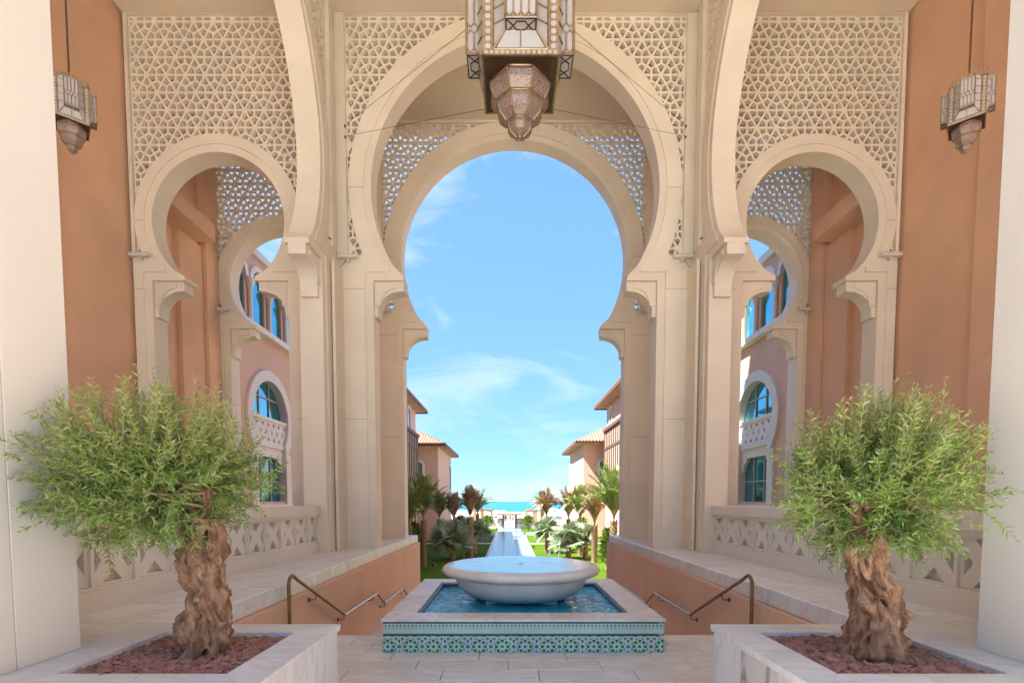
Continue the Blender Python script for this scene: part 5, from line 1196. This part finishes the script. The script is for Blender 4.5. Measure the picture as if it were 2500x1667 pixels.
MB().loft([[(kx + 1.1 * c, 100 + 1.1 * s_, kz) for c, s_ in ((1, 1), (-1, 1), (-1, -1), (1, -1))], [(kx + .1 * c, 100 + .1 * s_, kz + .6) for c, s_ in ((1, 1), (-1, 1), (-1, -1), (1, -1))]]).build('roof', TIM, pk)
CLOTH = mat('parasol_cloth', (0.80, 0.80, 0.78), .8, .03, 3)
def parasol(px, py, Yb, wpx, label):
    x = (px - 1242) / 1250 * Yb; z = zat(py, Yb); r = wpx / 1250 * Yb / 2; t = thing('beach_parasol', label, 'parasol', (x, Yb, G), 'white beach parasols')
    MB().tube([(x, Yb, G - .05), (x, Yb, z - .02)], .04, 6).build('pole', WHITE, t)
    n = 8; MB().loft([[(x + rr * math.cos(2 * PI * k / n), Yb + rr * math.sin(2 * PI * k / n), zz) for k in range(n)] for rr, zz in ((r, z - r * .42), (r, z - r * .32), (r * .5, z - r * .12), (.05, z))], caps=True).build('canopy', CLOTH, t)
for px, py, Yb, w, lb in ((1120, 1245, 125, 24, 'white parasol by the sea beyond the ragged palm'), (1134, 1245.5, 132, 22, 'white parasol by the sea just beyond the tied brown palm'), (1190, 1244, 128, 20, 'white parasol behind the timber pergola by the sea'), (1213, 1245, 130, 22, 'white parasol beside the pergola next to the gate'), (1228, 1245.5, 140, 18, 'white parasol seen right above the gate roof'), (1303, 1246, 128, 16, 'white parasol behind the low timber pergola'), (1350, 1239, 112, 34, 'largest white parasol between the half dry palm and the thin palm'), (1370, 1244, 125, 22, 'white parasol beside the largest parasol')):
    parasol(px, py, Yb, w, lb)
# ---- sun loungers on the beach as small dark shapes
LNG = mat('lounger_fabric', (0.05, 0.08, 0.11), .8, .2)
lm = MB(); lm.box(-.3, .3, 0, 1.3, .28, .38); lm.loft([[(-.3, 1.25, .30), (.3, 1.25, .30), (.3, 1.32, .38), (-.3, 1.32, .38)], [(-.3, 1.75, .78), (.3, 1.75, .78), (.3, 1.82, .86), (-.3, 1.82, .86)]])
for sx in (-.25, .25):
    for yy in (.1, 1.2): lm.box(sx - .03, sx + .03, yy - .03, yy + .03, 0, .281)
lme = lm.mesh('sun_lounger', LNG)
for i, px in enumerate((1112, 1119, 1127, 1136, 1182, 1188, 1195, 1206, 1212, 1292, 1299, 1346, 1352, 1358, 1364, 1370)):
    Yb = 122 + (i % 3) * 2
    tag(inst('sun_lounger', lme, ((px - 1242) / 1250 * Yb, Yb, G - .012)), 'dark sun lounger on the sand ' + ('beyond the tied brown palm' if i < 4 else 'behind the timber pergola by the gate' if i < 7 else 'beside the gate roof' if i < 9 else 'behind the low timber pergola' if i < 11 else 'under the largest white parasol'), 'lounger', 'beach loungers')
# ---- lawn spotlights and bollards
SPB = mat('black_metal', (0.015, 0.02, 0.02), .5, .1); BOL = mat('bollard_grey', (0.28, 0.27, 0.25), .7, .1)
def spot(px, py, lb):
    p = on_z(px, py, G); t = thing('garden_spotlight', lb, 'spotlight', p, 'garden spotlights')
    MB().tube([p - Vector((0, 0, .05)), p + Vector((0, 0, .16))], .02, 6).build('spike', SPB, t)
    MB().loft([[p + Vector((.09 * math.cos(2 * PI * k / 10), dy, .22 + dy * .3 + .09 * math.sin(2 * PI * k / 10))) for k in range(10)] for dy in (-.13, .13)]).build('lamp_head', SPB, t)
for px, py, lb in ((1019, 1379, 'black spotlight on the shaded grass by the slender palm trunk'), (1057, 1385, 'black spotlight between the slender palm and the bowl'), (1012, 1421, 'black spotlight in the grass below the left stair wall'), (1206, 1306, 'black spotlight at the path crossing on the shady side'), (1281, 1306, 'black spotlight at the path crossing on the sunny side'), (1302, 1339, 'black spotlight beside the path on the sunny lawn'), (1487, 1385, 'black spotlight by the trunk of the tall heavy palm'), (1213, 1292.5, 'black spotlight on the far strip of lawn, shady side'), (1274, 1292.5, 'black spotlight on the far strip of lawn, sunny side')): spot(px, py, lb)
for px, py, lb in ((1153, 1354, 'grey post light beside the silver fan palm next to the path'), (1342, 1354, 'tall grey post light beside the spreading fan palm'), (1366, 1359, 'short grey post light under the hanging pale fan leaf'), (1132, 1362, 'short grey post light under the large shaded fan palm')):
    p = on_z(px, py, G); h = .95 if 'tall' in lb or 'beside the silver' in lb else .5
    t = thing('bollard', lb, 'bollard', p, 'garden post lights'); MB().bbox(p.x - .08, p.x + .08, p.y - .08, p.y + .08, G - .05, G + h, .015).build('post', BOL, t); MB().bbox(p.x - .095, p.x + .095, p.y - .095, p.y + .095, G + h + .001, G + h + .05, .01).build('cap', BOL, t)
# ---- people on the boardwalk
SKIN = mat('skin', (0.45, 0.25, 0.17), .6, .08); NAVY = mat('dark_clothes', (0.03, 0.06, 0.12), .9, .1); SWIM = mat('red_shorts', (0.5, 0.07, 0.06), .8, .1); HAIR = mat('dark_hair', (0.03, 0.02, 0.015), .7, .1)
def person(px, Yb, label, dressed, h=1.7, step_=.16):
    x = (px - 1242) / 1250 * Yb; B = Vector((x, Yb, G + .06)); t = thing('person', label, 'person', B, 'people on the boardwalk'); k = h / 1.7
    me = bpy.data.meshes.new('body'); J = [(0, 0, .95), (0, 0, 1.15), (0, 0, 1.38), (0, 0, 1.47), (0, -.01, 1.57), (0, 0, 1.66), (.19, 0, 1.37), (.24, .03, 1.12), (.25, -.04, .87), (-.19, 0, 1.37), (-.24, -.03, 1.12), (-.25, .04, .87), (.09, 0, .88), (.10, -step_ * .5, .5), (.10, -step_, .08), (.10, -step_ - .14, .03), (-.09, 0, .88), (-.10, step_ * .4, .5), (-.10, step_, .08), (-.10, step_ - .14, .03)]
    E_ = [(0, 1), (1, 2), (2, 3), (3, 4), (4, 5), (2, 6), (6, 7), (7, 8), (2, 9), (9, 10), (10, 11), (0, 12), (12, 13), (13, 14), (14, 15), (0, 16), (16, 17), (17, 18), (18, 19)]
    rad = [.14, .13, .15, .055, .10, .085, .065, .05, .035, .065, .05, .035, .10, .065, .042, .03, .10, .065, .042, .03]
    me.from_pydata([tuple(Vector(j) * k) for j in J], E_, []); o = bpy.data.objects.new('body', me); col.objects.link(o); o.parent = t
    sk_ = o.modifiers.new('skin', 'SKIN'); 
    for i, v in enumerate(me.skin_vertices[0].data): v.radius = (rad[i] * k, rad[i] * k * .8); v.use_root = i == 0
    o.modifiers.new('sub', 'SUBSURF').levels = 1; me.materials.append(SKIN)
    def shell(nm, z0, z1, r0, r1, m, sx=1.0): MB().loft([[B + Vector((rr * math.cos(2 * PI * i / 12) * sx, rr * .72 * math.sin(2 * PI * i / 12), z)) * 1 for i in range(12)] for rr, z in ((r0 * k, z0 * k), ((r0 + r1) / 2 * k * 1.03, (z0 + z1) / 2 * k), (r1 * k, z1 * k))]).build(nm, m, t, smooth=60)
    MB().lathe(B.x, B.y + .012, [(.09 * k, B.z + 1.56 * k), (.112 * k, B.z + 1.62 * k), (.10 * k, B.z + 1.70 * k), (.04 * k, B.z + 1.745 * k)], 10, caps=True).build('hair', HAIR, t, smooth=60)
    if dressed: shell('shirt', .86, 1.43, .185, .17, NAVY, 1.1); shell('trousers', .40, .88, .17, .185, NAVY)
    else: shell('shorts', .62, 1.0, .2, .165, SWIM)
person(1234.5, 106, 'person in dark clothes walking down the boardwalk', True); person(1245.2, 110, 'bare chested person in red shorts walking along the boardwalk', False); person(1251.8, 108, 'shorter bare chested person in red shorts on the boardwalk', False, 1.45)
